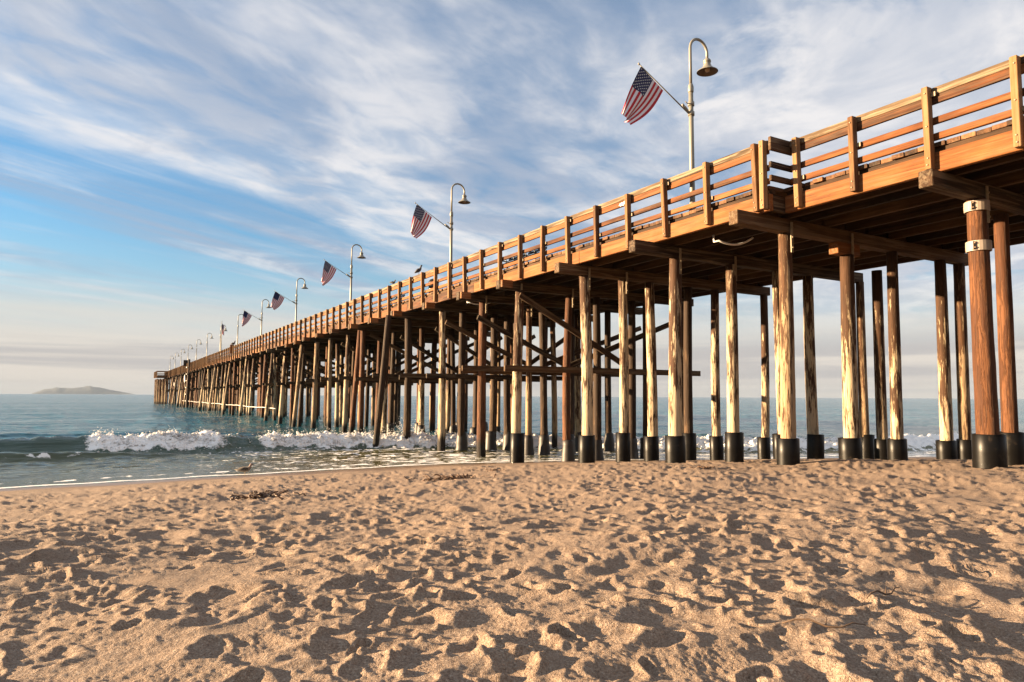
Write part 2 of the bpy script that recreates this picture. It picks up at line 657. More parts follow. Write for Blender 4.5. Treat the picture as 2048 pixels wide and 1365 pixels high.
scatter_prints(1500, 0.42, 0.85, 0.010, 0.030)
scatter_prints(3000, 0.14, 0.32, 0.006, 0.018)
scatter_prints(3800, 0.20, 0.38, 0.012, 0.036)
scatter_prints(3600, 0.09, 0.18, 0.008, 0.022)
# a few walked trails of paired prints
for k in range(16):
    x0, y0 = random.uniform(-9, 15), random.uniform(2.5, 14)
    a = random.uniform(0, 2 * math.pi)
    for i in range(26):
        px_, py_ = x0 + math.cos(a) * i * 0.62, y0 + math.sin(a) * i * 0.62
        sd_ = 0.11 * (1 if i % 2 else -1)
        press(px_ - math.sin(a) * sd_, py_ + math.cos(a) * sd_, a + random.gauss(0, 0.1), 0.31, 0.13, random.uniform(0.02, 0.04), 0.016, 0.4)
        a += random.gauss(0, 0.05)


def sample_hm(x, y):
    fx = np.clip((x - GX0) / GR, 0, gw - 2.001)
    fy = np.clip((y - GY0) / GR, 0, gh - 2.001)
    i, j = fx.astype(np.int64), fy.astype(np.int64)
    u, v = fx - i, fy - j
    h = (HM[j, i] * (1 - u) * (1 - v) + HM[j, i + 1] * u * (1 - v) + HM[j + 1, i] * (1 - u) * v + HM[j + 1, i + 1] * u * v)
    inside = (x > GX0 + 0.5) & (x < GX1 - 0.5) & (y > GY0 + 0.3) & (y < GY1 - 0.5)
    return np.where(inside, h, 0.0)


def sand_relief(x, y, s):
    wx = x + 0.05 * perlin(x * 3.1, y * 3.1 + 40)
    wy = y + 0.05 * perlin(x * 3.1 + 80, y * 3.1)
    wx = wx + 0.035 * perlin(x * 8.0 + 3, y * 8.0)
    wy = wy + 0.035 * perlin(x * 8.0, y * 8.0 + 13)
    h = sample_hm(wx, wy)
    h = h + 0.016 * perlin(x * 0.7, y * 0.7 + 11) + 0.012 * fbm(x * 2.1, y * 2.1, 2)
    smo = sstep(perlin(x * 0.55 + 70, y * 0.55), -0.45, 0.35)
    h = h + (0.25 + 0.75 * smo) * 0.008 * fbm(x * 6.0, y * 6.0, 2) + (0.4 + 0.6 * smo) * 0.0036 * fbm(x * 17.0, y * 17.0, 2) + 0.0040 * fbm(x * 44.0, y * 44.0, 2) * sstep(perlin(x * 1.9, y * 1.9 + 60), -0.5, 0.3)
    clod = np.maximum(perlin(x * 11.0 + 5, y * 11.0) - 0.2, 0) * 0.045
    h = h + clod * sstep(perlin(x * 0.8 + 31, y * 0.8), -0.15, 0.35)
    h = h + 0.10 * perlin(x * 0.23 + 3, y * 0.23) * sstep(s, 8, 16)
    f = sstep(s + 1.2 * perlin(x * 0.5, y * 0.5 + 7), 2.4, 7.0)
    scarp = 0.05 * perlin(x * 0.6 + 9, y * 0.35 + 2) * sstep(s, 0.8, 4.0)
    return h * f + scarp


rs = 1.0 / np.linspace(1 / 1.15, 1 / 48.0, 860)
rs = np.concatenate([[0.02, 0.4, 0.8], rs, np.geomspace(52, 6000, 26)])
az_s = azimuths(52, 790, 80)
sx_, sy_ = polar_grid(rs, az_s)
sz_, ss_ = sand_base(sx_, sy_)
sz_ = sz_ + sand_relief(sx_, sy_, ss_)
me = grid_mesh('beach_sand', sx_, sy_, sz_)
wetv = 1 - sstep(ss_ + 0.5 * perlin(sx_ * 0.35, sy_ * 0.35), 1.2, 4.6)
set_attr(me, 'wet', wetv)
m, t, b, o = new_mat('sand')
tcn = t.n('ShaderNodeTexCoord')
at = t.n('ShaderNodeAttribute', attribute_name='wet')
n1 = t.noise(tcn.outputs['Object'], 1.3, 5, 0.6)
n2 = t.noise(tcn.outputs['Object'], 75, 3, 0.8)
n3 = t.noise(tcn.outputs['Object'], 24, 4, 0.7)
c = t.ramp(t.math('ADD', t.math('MULTIPLY', n2, 0.75), t.math('MULTIPLY', n3, 0.25)),
           [(0.34, (0.0858, 0.0541, 0.0371)), (0.44, (0.2144, 0.15, 0.1065)), (0.55, (0.3088, 0.2286, 0.1684)), (0.66, (0.4803, 0.3926, 0.3101))])
c = t.mix(t.smooth(n1, 0.38, 0.7, 0.0, 0.25), c, (0.2175, 0.1479, 0.0957))
c = t.mix(t.math('MULTIPLY', at.outputs['Fac'], 0.75), c, (0.1479, 0.094, 0.0574))
t.put(b.inputs['Base Color'], c)
t.put(b.inputs['Roughness'], t.smooth(at.outputs['Fac'], 0.2, 1.0, 0.92, 0.32))
b.inputs['Specular IOR Level'].default_value = 0.25
bp = t.n('ShaderNodeBump')
t.put(bp.inputs['Strength'], t.math('SUBTRACT', 0.8, t.math('MULTIPLY', at.outputs['Fac'], 0.7)))
bp.inputs['Distance'].default_value = 0.028
t.put(bp.inputs['Height'], t.math('ADD', n2, t.math('MULTIPLY', n3, 1.2)))
t.put(b.inputs['Normal'], bp.outputs[0])
sand = link('beach', me, m)
tag(sand, 'dry tan beach sand covered in footprints, smooth and wet at the water', kind='structure')


def ground_z(x, y):
    xa, ya = np.array([float(x)]), np.array([float(y)])
    z, s = sand_base(xa, ya)
    return float((z + sand_relief(xa, ya, s))[0])


# ------------------------------------------------------------------ sea
def break_off(L):
    return np.interp(L, [-60, -3, 10, 17, 31, 60], [15.2, 14.6, 13.2, 11.0, 6.2, 5.5])


def broken(L):
    """0 smooth green wave face, 1 tumbling white water"""
    return np.clip(np.interp(L, [-40, -16, -14, -9, -7, -1.3, -0.2, 4.3, 5.6, 6.9, 7.6, 60], [0.7, 0.7, 0, 0, 0.0, 0, 1, 1, 0.35, 0.25, 1, 1]), 0, 1)


def sea_fields(x, y, detail=True):
    L, tt = lt(x, y)
    off = tt - shore_t(L)
    r = np.hypot(x, y)
    sh = sstep(off, -0.5, 9.0)
    h = np.zeros_like(x)
    near = np.exp(-r / 900.0)
    wob = 2.2 * perlin(L * 0.045 + 3, off * 0.02) + 0.6 * perlin(L * 0.17, off * 0.05)
    # breaking wave
    bo = break_off(L) + 0.7 * perlin(L * 0.22 + 50, 0 * L) + 0.25 * perlin(L * 0.9, 0 * L + 5)
    br = broken(L)
    cc = off - bo
    A = np.interp(L, [-60, -14, -4, 0, 5, 7, 9, 17, 31, 60], [0.6, 0.68, 0.72, 0.74, 0.70, 0.58, 0.58, 0.52, 0.5, 0.45]) * (1 + 0.22 * perlin(L * 0.6, 0 * L + 9) + 0.12 * perlin(L * 1.9, 0 * L + 19))
    sl = 0.75 + 0.25 * br
    wave = np.where(cc > 0, np.exp(-(cc / 3.2) ** 2), np.exp(-(cc / sl) ** 2))
    trough = -0.14 * np.exp(-((cc + 2.4) / 1.5) ** 2)
    h += A * wave + trough
    # small inner roller on the open side
    ci = off - (bo - 3.3 - 0.25 * perlin(L * 0.3, 0 * L + 77))
    Ai = 0.42 * np.interp(L, [-30, -8, -4, -1.0, 1.5, 3.5], [0.6, 1.0, 1.0, 0.85, 0.4, 0])
    h += Ai * np.where(ci > 0, np.exp(-(ci / 1.4) ** 2), np.exp(-(ci / 0.55) ** 2))
    # swells further out
    for (o0, a, wd) in ((33, 0.36, 4.0), (55, 0.42, 5.5), (84, 0.40, 7), (120, 0.40, 9), (165, 0.4, 11), (220, 0.42, 13)):
        c_ = off - o0 - wob * 1.4
        h += a * np.exp(-(c_ / wd) ** 2) * (0.75 + 0.5 * perlin(L * 0.03 + o0, 0 * L + 1))
    ch = fbm(L * 0.30, off * 0.62, 3) * 0.10 + fbm(L * 0.9 + 9, off * 1.9, 3) * 0.04
    h += ch * sh * np.clip(r / 40, 0.35, 1.0) * near
    if detail:
        h += 0.022 * fbm(L * 2.1, off * 4.4, 2) * np.exp(-r / 60) * sstep(off, 0.3, 4)
    h *= sstep(off, -0.3, 4.5)
    h = h + 0.012
    # foam
    nz = fbm(L * 1.5, off * 1.5 + 4, 4)
    front = br * sstep(cc + 0.35 * nz, -1.55, -1.0) * (1 - sstep(cc + 0.25 * nz, 0.15, 0.75))
    crest = (1 - br) * 0.8 * np.exp(-((cc - 0.05) / 0.16) ** 2) * sstep(nz, 0.15, 0.5) * sstep(L, -7, -2)
    lace_n = 1 - np.abs(fbm(L * 0.55 + 3, off * 1.5, 4)) * 2.0
    dens = np.interp(L, [-40, -8, 0, 6, 12, 60], [0.5, 0.34, 0.38, 0.64, 0.9, 1.0])
    lace = sstep(lace_n, 0.80 - 0.40 * dens, 1.0) * sstep(off, -0.2, 0.4) * (1 - sstep(cc, -1.8, -0.4)) * dens
    lace += 0.8 * np.exp(-((cc - 5.5 - 0.8 * perlin(L * 0.3, 0 * L + 41)) / 0.7) ** 2) * sstep(nz, -0.1, 0.3) * sstep(L, 15, 22)
    lace += 0.55 * sstep(lace_n, 0.72, 0.98) * sstep(cc, 0.4, 1.5) * (1 - sstep(cc, 3.0, 9.0)) * br
    inner = np.interp(L, [-30, -9, -5.2, -4.6, -3.4, -2.4, -1.2, 0.0], [0.2, 0.6, 0.9, 0.5, 0.3, 0.9, 0.6, 0]) * np.exp(-((ci + 0.25) / 0.35) ** 2) * sstep(nz, -0.25, 0.25)
    edge = np.exp(-((off - 0.25 - 0.25 * perlin(L * 0.5, 0 * L + 3)) / 0.16) ** 2) * 0.9
    edge2 = 0.8 * np.exp(-((off - 1.5 - 0.8 * perlin(L * 0.22, 0 * L + 23)) / 0.3) ** 2) * sstep(nz, 0.0, 0.35)
    foam = np.clip(np.maximum.reduce([front, crest, lace, inner, edge, edge2]), 0, 1)
    h += front * (0.26 * np.abs(fbm(L * 1.5, off * 1.7, 3)) + 0.08 * fbm(L * 6.0, off * 6.0, 2) - 0.06)
    return h, foam, off, cc, br, A


rr = np.concatenate([[2, 9, 14], np.arange(17.5, 54, 0.085), np.geomspace(54.3, 21500, 220)])
az_w = azimuths(43, 640, 60)
wx_, wy_ = polar_grid(rr, az_w)
wh_, wf_, woff_, wc_, wb_, wA_ = sea_fields(wx_, wy_)
me = grid_mesh('sea', wx_, wy_, wh_)
set_attr(me, 'foam', wf_)
set_attr(me, 'turbid', np.exp(-np.maximum(woff_, 0) / 17.0))
m, t, b, o = new_mat('sea_water')
tcn = t.n('ShaderNodeTexCoord')
rot = t.n('ShaderNodeMapping')
rot.inputs['Rotation'].default_value = (0, 0, -PA)
t.put(rot.inputs[0], tcn.outputs['Object'])
def wsv(s):
    nd = t.n('ShaderNodeVectorMath', operation='MULTIPLY')
    t.put(nd.inputs[0], rot.outputs[0])
    nd.inputs[1].default_value = s
    return nd.outputs[0]
tur = t.n('ShaderNodeAttribute', attribute_name='turbid').outputs['Fac']
fo = t.n('ShaderNodeAttribute', attribute_name='foam').outputs['Fac']
wc = t.mix(t.smooth(tur, 0.02, 0.75), (0.014, 0.115, 0.160), (0.092, 0.088, 0.034))
fn = t.noise(wsv((7, 9, 7)), 1.0, 5, 0.7, 0.6)
fm = t.smooth(t.math('ADD', fo, t.math('MULTIPLY', t.math('SUBTRACT', fn, 0.5), 0.9)), 0.38, 0.62)
t.put(b.inputs['Base Color'], t.mix(fm, wc, (0.88, 0.86, 0.83)))
t.put(b.inputs['Roughness'], t.math('ADD', 0.10, t.math('MULTIPLY', fm, 0.8)))
b.inputs['IOR'].default_value = 1.33
w1 = t.noise(wsv((0.35, 0.95, 1)), 1.0, 6, 0.62, 0.3)
w2 = t.noise(wsv((2.2, 5.5, 1)), 1.0, 5, 0.6, 0.4)
w3 = t.noise(wsv((0.05, 0.16, 1)), 1.0, 4, 0.6)
bp1 = t.n('ShaderNodeBump')
t.put(bp1.inputs['Strength'], t.math('SUBTRACT', 0.7, t.math('MULTIPLY', tur, 0.55)))
bp1.inputs['Distance'].default_value = 0.7
t.put(bp1.inputs['Height'], t.math('ADD', w1, t.math('MULTIPLY', w3, 4.0)))
bp2 = t.n('ShaderNodeBump')
t.put(bp2.inputs['Strength'], t.math('SUBTRACT', 0.5, t.math('MULTIPLY', tur, 0.2)))
bp2.inputs['Distance'].default_value = 0.09
t.put(bp2.inputs['Height'], t.math('ADD', w2, t.math('MULTIPLY', fm, 0.25)))
t.put(bp2.inputs['Normal'], bp1.outputs[0])
t.put(b.inputs['Normal'], bp2.outputs[0])
sea = link('sea', me, m)
tag(sea, 'blue green ocean with small swells, brown and foamy near the beach', kind='structure')

# foam froth and spray thrown up by the breaking wave
ico = bmesh.new()
bmesh.ops.create_icosphere(ico, subdivisions=1, radius=1.0)
ico_v = np.array([v.co[:] for v in ico.verts])
ico_f = np.array([[v.index for v in f.verts] for f in ico.faces])
ico.free()


def blobs(name, cen, rad, squash=1.0):
    n = len(cen)
    nv = len(ico_v)
    jit = 1 + 0.14 * RNG.standard_normal((n, nv, 1))
    v = cen[:, None, :] + ico_v[None] * jit * rad[:, None, None] * np.array([1, 1, squash])
    f = (ico_f[None] + (np.arange(n) * nv)[:, None, None]).reshape(-1, 3)
    me = bpy.data.meshes.new(name)
    v = v.reshape(-1, 3)
    me.vertices.add(len(v))
    me.vertices.foreach_set('co', v.astype(np.float32).ravel())
    me.loops.add(f.size)
    me.loops.foreach_set('vertex_index', f.astype(np.int32).ravel())
    me.polygons.add(len(f))
    me.polygons.foreach_set('loop_start', np.arange(0, f.size, 3, dtype=np.int32))
    me.polygons.foreach_set('loop_total', np.full(len(f), 3, dtype=np.int32))
    me.polygons.foreach_set('use_smooth', np.ones(len(f), dtype=bool))
    me.update(calc_edges=True)
    return me


N = 15000
fL = RNG.uniform(-1.5, 40, N)
keep = RNG.random(N) < np.interp(fL, [-1.5, 0, 5, 6, 7.4, 8, 17, 22, 40], [0.0, 0.8, 1, 0.1, 0.1, 1, 1, 0.4, 0.3])
fL = fL[keep]
fc = RNG.normal(-0.42, 0.42, len(fL))
ft = shore_t(fL) + break_off(fL) + 0.7 * perlin(fL * 0.22 + 50, 0 * fL) + 0.25 * perlin(fL * 0.9, 0 * fL + 5) + fc
fx, fy = fL * NX + ft * DX, fL * NY + ft * DY
fh, ff, _, fcc, fb, fA = sea_fields(fx, fy)
lump = np.clip(0.5 + 0.9 * fbm(fL * 0.8, fc * 1.4, 3), 0, 1.4)
k2 = (RNG.random(len(fL)) < np.clip(fb * (0.25 + lump * 0.8), 0, 1)) & (fcc < 0.8)
fx, fy, fh, lump, fL = fx[k2], fy[k2], fh[k2], lump[k2], fL[k2]
frad = (0.012 + 0.055 * RNG.random(len(fx)) ** 2.2) * (0.6 + 0.6 * lump)
fz = fh + np.abs(RNG.normal(0, 0.07, len(fx))) * lump
me = blobs('froth', np.stack([fx, fy, fz], -1), frad, 0.75)
m_foam, t, b, o = new_mat('sea_foam')
b.inputs['Base Color'].default_value = (0.90, 0.88, 0.86, 1)
b.inputs['Roughness'].default_value = 0.9
tl = t.n('ShaderNodeBsdfTranslucent')
tl.inputs['Color'].default_value = (0.90, 0.88, 0.86, 1)
ms = t.n('ShaderNodeMixShader')
ms.inputs[0].default_value = 0.4
t.put(ms.inputs[1], b.outputs[0])
t.put(ms.inputs[2], tl.outputs[0])
t.put(o.inputs['Surface'], ms.outputs[0])
froth = link('froth', me, m_foam)
tag(froth, 'white froth tumbling down the breaking wave', 'foam', kind='stuff')
# spray
N = 2600
sL = np.concatenate([RNG.normal(0.1, 0.4, 80), RNG.uniform(0, 5, 130), RNG.normal(7.9, 0.5, 80), RNG.uniform(8, 18, 420), RNG.normal(14.6, 0.8, 500)])
sc_ = RNG.normal(0.15, 0.3, len(sL))
st = shore_t(sL) + break_off(sL) + 0.7 * perlin(sL * 0.22 + 50, 0 * sL) + 0.25 * perlin(sL * 0.9, 0 * sL + 5) + sc_
px_, py_ = sL * NX + st * DX, sL * NY + st * DY
ph = sea_fields(px_, py_)[0]
hgt = np.abs(RNG.normal(0, 0.15, len(sL))) * (1 + 1.6 * np.exp(-((sL - 14.6) / 0.9) ** 2) + 0.5 * np.exp(-((sL - 8) / 1) ** 2))
me = blobs('spray', np.stack([px_, py_, ph + hgt], -1), RNG.uniform(0.006, 0.022, len(sL)))
spray = link('spray', me, m_foam)
tag(spray, 'droplets of spray above the breaking wave crest', 'spray', kind='stuff')

# ------------------------------------------------------------------ island and haze
nu, nv_ = 90, 24
uu, vv = np.meshgrid(np.linspace(0, 1, nu), np.linspace(-1, 1, nv_))
prof = np.interp(uu, [0, 0.06, 0.12, 0.2, 0.24, 0.32, 0.40, 0.50, 0.57, 0.66, 0.75, 0.85, 0.93, 1.0],
                 [0, 0.28, 0.55, 0.62, 0.82, 0.72, 0.74, 0.86, 1.0, 0.8, 0.55, 0.34, 0.18, 0.0])
IY = 20000.0
ix = ((65 + uu * 208) - 1024) / 1400 * IY 
iy = IY + vv * 700
ix = ix * iy / IY
iz = prof * 232 * (1 - vv ** 2) ** 0.6 * (1 + 0.12 * fbm(uu * 14, vv * 3, 3)) - 1.0 + 6 * np.abs(fbm(uu * 30, vv * 6, 2)) * (1 - vv ** 2)
me = grid_mesh('island', ix, iy, iz, wrap=False)
m_isl = plain('island_scrub', (0.018, 0.028, 0.034), 0.9, 0.0, 0.4, 0.004)
isl = link('island', me, m_isl)
tag(isl, 'low hilly island on the horizon, hazy grey green', 'island', kind='structure')

# ------------------------------------------------------------------ pier
L0 = 14.4                 # outer face line of the seaward railing
STEP_T = 11.9             # landward of this the deck edge steps back
STEP = 0.56
RAIL = 9.4
DECK = RAIL - 1.18
FTOP, FBOT = RAIL - 1.41, RAIL - 1.84
CAPT, CAPH = FBOT - 0.006, 0.36
CAPB = CAPT - CAPH
T_END = 232.0
LFAR = 24.3
pier = empty('pier', W(L0, 0, 0), PA)
tag(pier, 'long wooden pier on rows of round timber piles running out to sea', 'pier')


def lp(L, t, z):
    return Vector((L - L0, t, z))


def edge_L(t):
    return L0 + (STEP if t < STEP_T else 0.0)


BENTS = [-4.5, -0.3, 3.9, 8.1, 12.4, 16.4, 20.6, 25.0, 28.9, 33.1]
while BENTS[-1] < T_END - 3:
    BENTS.append(BENTS[-1] + 4.2)


def make_pile(Lb, tb, Lt_, tt_, r0, r1, mat, top=None, sleeve=0.0, footing=False, sides=14, rings=10, zb=None, wob=1.0):
    top = CAPB if top is None else top
    wb = W(Lb, tb)
    g = sand_at(wb.x, wb.y)
    z0 = (min(g, 0.0) - 1.2) if zb is None else zb
    z0 = min(z0, g - 0.8)
    vs, fs = [], []
    ph = random.uniform(0, 6.28)
    bend = random.uniform(-0.075, 0.075) * wob
    bend2 = random.uniform(-0.075, 0.075) * wob
    lob = [random.uniform(-0.05, 0.05) for _ in range(5)]
    base = lp(Lb, tb, 0)
    tip = lp(Lt_, tt_, 0)
    for j in range(rings + 1):
        f = j / rings
        z = z0 + (top - z0) * f
        c = base.lerp(tip, f)
        s = math.sin(f * math.pi)
        cx, cy = bend * s, bend2 * s
        r = r0 + (r1 - r0) * f
        for i in range(sides):
            a = 2 * math.pi * i / sides
            q = 1 + lob[0] * math.sin(a + ph) + lob[1] * math.sin(2 * a + ph + f * 2) + 0.5 * lob[2] * math.sin(3 * a + f * 7) + random.uniform(-0.022, 0.022)
            vs.append((c.x - base.x + cx + r * q * math.cos(a), c.y - base.y + cy + r * q * math.sin(a), z - z0))
    for j in range(rings):
        for i in range(sides):
            k = (i + 1) % sides
            fs.append((j * sides + i, j * sides + k, (j + 1) * sides + k, (j + 1) * sides + i))
    fs.append(tuple(rings * sides + i for i in range(sides)))
    me = mesh('pile', vs, fs, True)
    o = link('pile', me, mat, pier)
    o.location = (base.x, base.y, z0)
    if sleeve > 0:
        mb = MB()
        hs = sleeve
        rs_ = r0 * 1.0 + 0.085
        zg = g - z0
        fr = (zg + hs * 0.5) / (top - z0)
        cx, cy = (tip.x - base.x) * fr, (tip.y - base.y) * fr
        tl = random.uniform(-0.02, 0.02)
        mb.lathe([(rs_, zg - 0.4), (rs_ * 1.01, zg + hs * 0.4), (rs_, zg + hs - 0.012), (rs_ - 0.012, zg + hs), (rs_ - 0.03, zg + hs), (rs_ - 0.035, zg + hs - 0.1)], 22, (cx + tl, cy, 0))
        sl = mb.build('sleeve', M_sleeve, o, True)
        sl.rotation_euler = (random.gauss(0, 0.012), random.gauss(0, 0.012), random.uniform(0, 0.3))
    if footing:
        mb = MB()
        zg = -z0
        prf = []
        for k in range(9):
            f = k / 8
            prf.append((r0 + 0.06 + 0.15 * (1 - f) ** 1.4 + random.uniform(-0.02, 0.02), zg - 0.6 + f * 1.5))
        prf.append((r0 * 0.9, zg + 0.95))
        mb.lathe(prf, 14)
        mb.build('mussel_collar', M_mussel, o, True)
    return o


mats = {'c': P_CREAM, 'm': P_MIXED, 't': P_TAN, 'r': P_RED, 'd': P_DARK}


def L_of_px(px, t):
    u = (px - 1024) / 1400
    return t * (math.sin(PA) + math.cos(PA) * u) / (math.cos(PA) - math.sin(PA) * u)


# hand placed rows on the beach: (offset from far side, kind, radius, sleeve, height shortfall)
ROWS = {
    3.9: [(17.5, 'r', 0.2), (20.0, 't', 0.19), (23.2, 'm', 0.19)],
    8.1: [(L_of_px(1968, 8.1), 'r', 0.218), (L_of_px(2013, 8.5), 'r', 0.17), (19.4, 'm', 0.19), (22.0, 't', 0.19), (24.2, 't', 0.19)],
    12.4: [(L_of_px(1576, 12.4), 't', 0.19), (L_of_px(1698, 12.4), 'm', 0.205), (L_of_px(1790, 12.4), 'm', 0.17), (L_of_px(1887, 12.4), 'm', 0.185), (24.0, 't', 0.18)],
    16.4: [(L_of_px(1352, 16.4), 'c', 0.215), (L_of_px(1464, 16.4), 'c', 0.20), (L_of_px(1558, 16.4), 'c', 0.16), (L_of_px(1625, 16.4), 'c', 0.19), (L_of_px(1722, 16.4), 't', 0.17)],
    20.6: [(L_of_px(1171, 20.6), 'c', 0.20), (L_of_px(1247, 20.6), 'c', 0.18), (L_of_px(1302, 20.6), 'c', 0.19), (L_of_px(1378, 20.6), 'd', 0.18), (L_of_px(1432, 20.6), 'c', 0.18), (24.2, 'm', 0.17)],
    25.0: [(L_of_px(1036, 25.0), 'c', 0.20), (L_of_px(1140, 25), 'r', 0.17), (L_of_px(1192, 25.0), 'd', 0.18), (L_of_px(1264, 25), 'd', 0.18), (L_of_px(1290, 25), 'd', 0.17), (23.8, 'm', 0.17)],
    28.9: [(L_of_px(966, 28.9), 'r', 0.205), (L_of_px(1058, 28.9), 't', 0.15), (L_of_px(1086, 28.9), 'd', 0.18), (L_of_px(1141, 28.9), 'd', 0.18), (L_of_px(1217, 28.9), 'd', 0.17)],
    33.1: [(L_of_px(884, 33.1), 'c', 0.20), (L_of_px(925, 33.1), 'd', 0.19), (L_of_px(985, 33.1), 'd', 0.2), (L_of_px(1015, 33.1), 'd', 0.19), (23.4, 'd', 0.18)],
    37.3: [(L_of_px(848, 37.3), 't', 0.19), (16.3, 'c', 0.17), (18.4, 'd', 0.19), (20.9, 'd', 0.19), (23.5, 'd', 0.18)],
}
SLV = {8.1: 0.62, 12.4: 0.66, 16.4: 0.85, 20.6: 1.0, 25.0: 1.15}
npile = 0
for bi, bt in enumerate(BENTS):
    if bt < 3:
        continue
    if bt in ROWS:
        for k, (L, kd, r) in enumerate(ROWS[bt]):
            tj = bt + (0.4 if (bt == 8.1 and k == 1) else random.uniform(-0.05, 0.05))
            lean = random.uniform(-0.1, 0.1)
            strapped = bt == 8.1 and k == 0
            if strapped:
                lean = 0.0
            slv = SLV.get(bt, 0.0) * random.uniform(0.88, 1.13)
            if bt >= 25 and k > 0:
                slv = 0
            sh_ = 0.0
            if bt == 12.4 and k == 1:
                sh_ = 0.34
            o = make_pile(L + lean, tj, L - lean * 0.6, tj + (0.0 if strapped else random.uniform(-0.08, 0.08)), r * 1.06, r * 0.9, mats[kd], top=CAPB - sh_, sleeve=slv,
                          footing=(bt >= 25 and k > 0), sides=18, rings=16, wob=(0.0 if strapped else 1.0))
            npile += 1
            if strapped:
                z0 = o.location.z
                for zb_ in (7.03, 6.14):
                    mb = MB()
                    zl = zb_ - z0
                    rr_ = 0.220
                    mb.lathe([(rr_, zl - 0.11), (rr_ + 0.025, zl - 0.11), (rr_ + 0.03, zl), (rr_ + 0.025, zl + 0.11), (rr_, zl + 0.11)], 24, (-lean * 1.3, 0, 0))
                    mb.box((-rr_ - 0.05, -0.02, zl), (0.08, 0.05, 0.18), 0.006)
                    s_ = mb.build('steel_strap', M_band, o, False)
                    for dz in (-0.05, 0.05):
                        beam('bolt', (-rr_ - 0.055, -0.06, zl + dz), (0.025, 0.03, 0.025), M_bolt, s_, 0.005)
    else:
        far = bt > 60
        base_L = [14.85, 16.9, 19.3, 21.6, 24.0]
        for k, L in enumerate(base_L):
            L = L + random.uniform(-0.45, 0.45) if k else L + random.uniform(-0.2, 0.25)
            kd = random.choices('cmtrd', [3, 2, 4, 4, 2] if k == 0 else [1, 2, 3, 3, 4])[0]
            tj = bt + random.uniform(-0.35, 0.35)
            lean = random.uniform(-0.22, 0.22)
            if far and k == 0:
                lean = random.choice([-0.55, -0.3, -0.1, 0.1, 0.28])
            r = random.uniform(0.165, 0.215)
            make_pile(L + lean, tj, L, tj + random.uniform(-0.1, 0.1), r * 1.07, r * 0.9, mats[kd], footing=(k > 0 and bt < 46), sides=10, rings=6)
            npile += 1
# extra slanted brace piles standing out in front of the row
make_pile(12.75, 37.6, 13.5, 37.4, 0.19, 0.16, P_DARK, top=7.3, sides=14, rings=12)
for (Lb, tb, Lt_, kd) in ((22.9, 14.5, 22.9, 'm'), (13.9, 46.0, 14.6, 'r'), (13.6, 62, 14.5, 't'), (13.6, 75, 14.6, 'm'), (13.3, 90, 14.5, 'c'), (13.2, 104, 14.6, 't'), (13.0, 118, 14.4, 'c'), (13.0, 131, 14.4, 'm'), (12.9, 160, 14.4, 't'), (12.9, 176, 14.4, 'c'), (12.9, 189, 14.4, 'c'), (12.8, 200, 14.4, 't')):
    make_pile(Lb, tb, Lt_, tb, 0.19, 0.17, mats[kd], sides=10, rings=6, sleeve=0.7 if tb < 20 else 0)
    npile += 1
# odd replacement piles between the rows
for i in range(16):
    tb = random.uniform(29, 66)
    Lb = random.uniform(15.4, 23.5)
    r = random.uniform(0.11, 0.19)
    make_pile(Lb + random.uniform(-0.3, 0.3), tb, Lb, tb, r, r * 0.9, random.choice([P_DARK, P_DARK, P_TAN, P_MIXED, P_RED]), sides=10, rings=6, footing=(i % 3 == 0))
    npile += 1

# pile caps and the steel plates that tie them to the piles
for bi, bt in enumerate(BENTS):
    j = random.uniform(-0.12, 0.12)
    La = edge_L(bt) - (0.72 if bt < 60 else 0.4) + j
    if bt < STEP_T:
        La += 0.42
    Lb = LFAR + 0.35 + random.uniform(-0.2, 0.2)
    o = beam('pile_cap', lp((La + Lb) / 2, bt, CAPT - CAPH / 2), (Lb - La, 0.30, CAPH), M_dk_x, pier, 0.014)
    if bt in ROWS and 5 < bt < 30:
        for k, (L, kd, r) in enumerate(ROWS[bt]):
            if k > 1:
                continue
            z = CAPB - 0.14
            o = beam('tie_plate', lp(L + 0.05, bt - r * 0.72 - 0.06 if r > 0.16 else bt - 0.19, z), (0.085, 0.03, 0.82), M_galv, pier, 0.004)
            for dz in (-0.28, 0.0, 0.26):
                q = beam('bolt', (0, -0.028, dz), (0.04, 0.035, 0.04), M_galv, o, 0.006)
    if 25 <= bt < 70 and bi % 1 == 0:
        # packing block under the deck edge
        beam('edge_block', lp(La + 0.28, bt - 0.26, CAPT - 0.16), (0.5, 0.16, 0.3), M_corb, pier, 0.012)
beam('corbel', lp(L_of_px(1698, 12.4) - 0.02, 12.4, CAPB - 0.17), (1.0, 0.30, 0.335), M_corb, pier, 0.014)

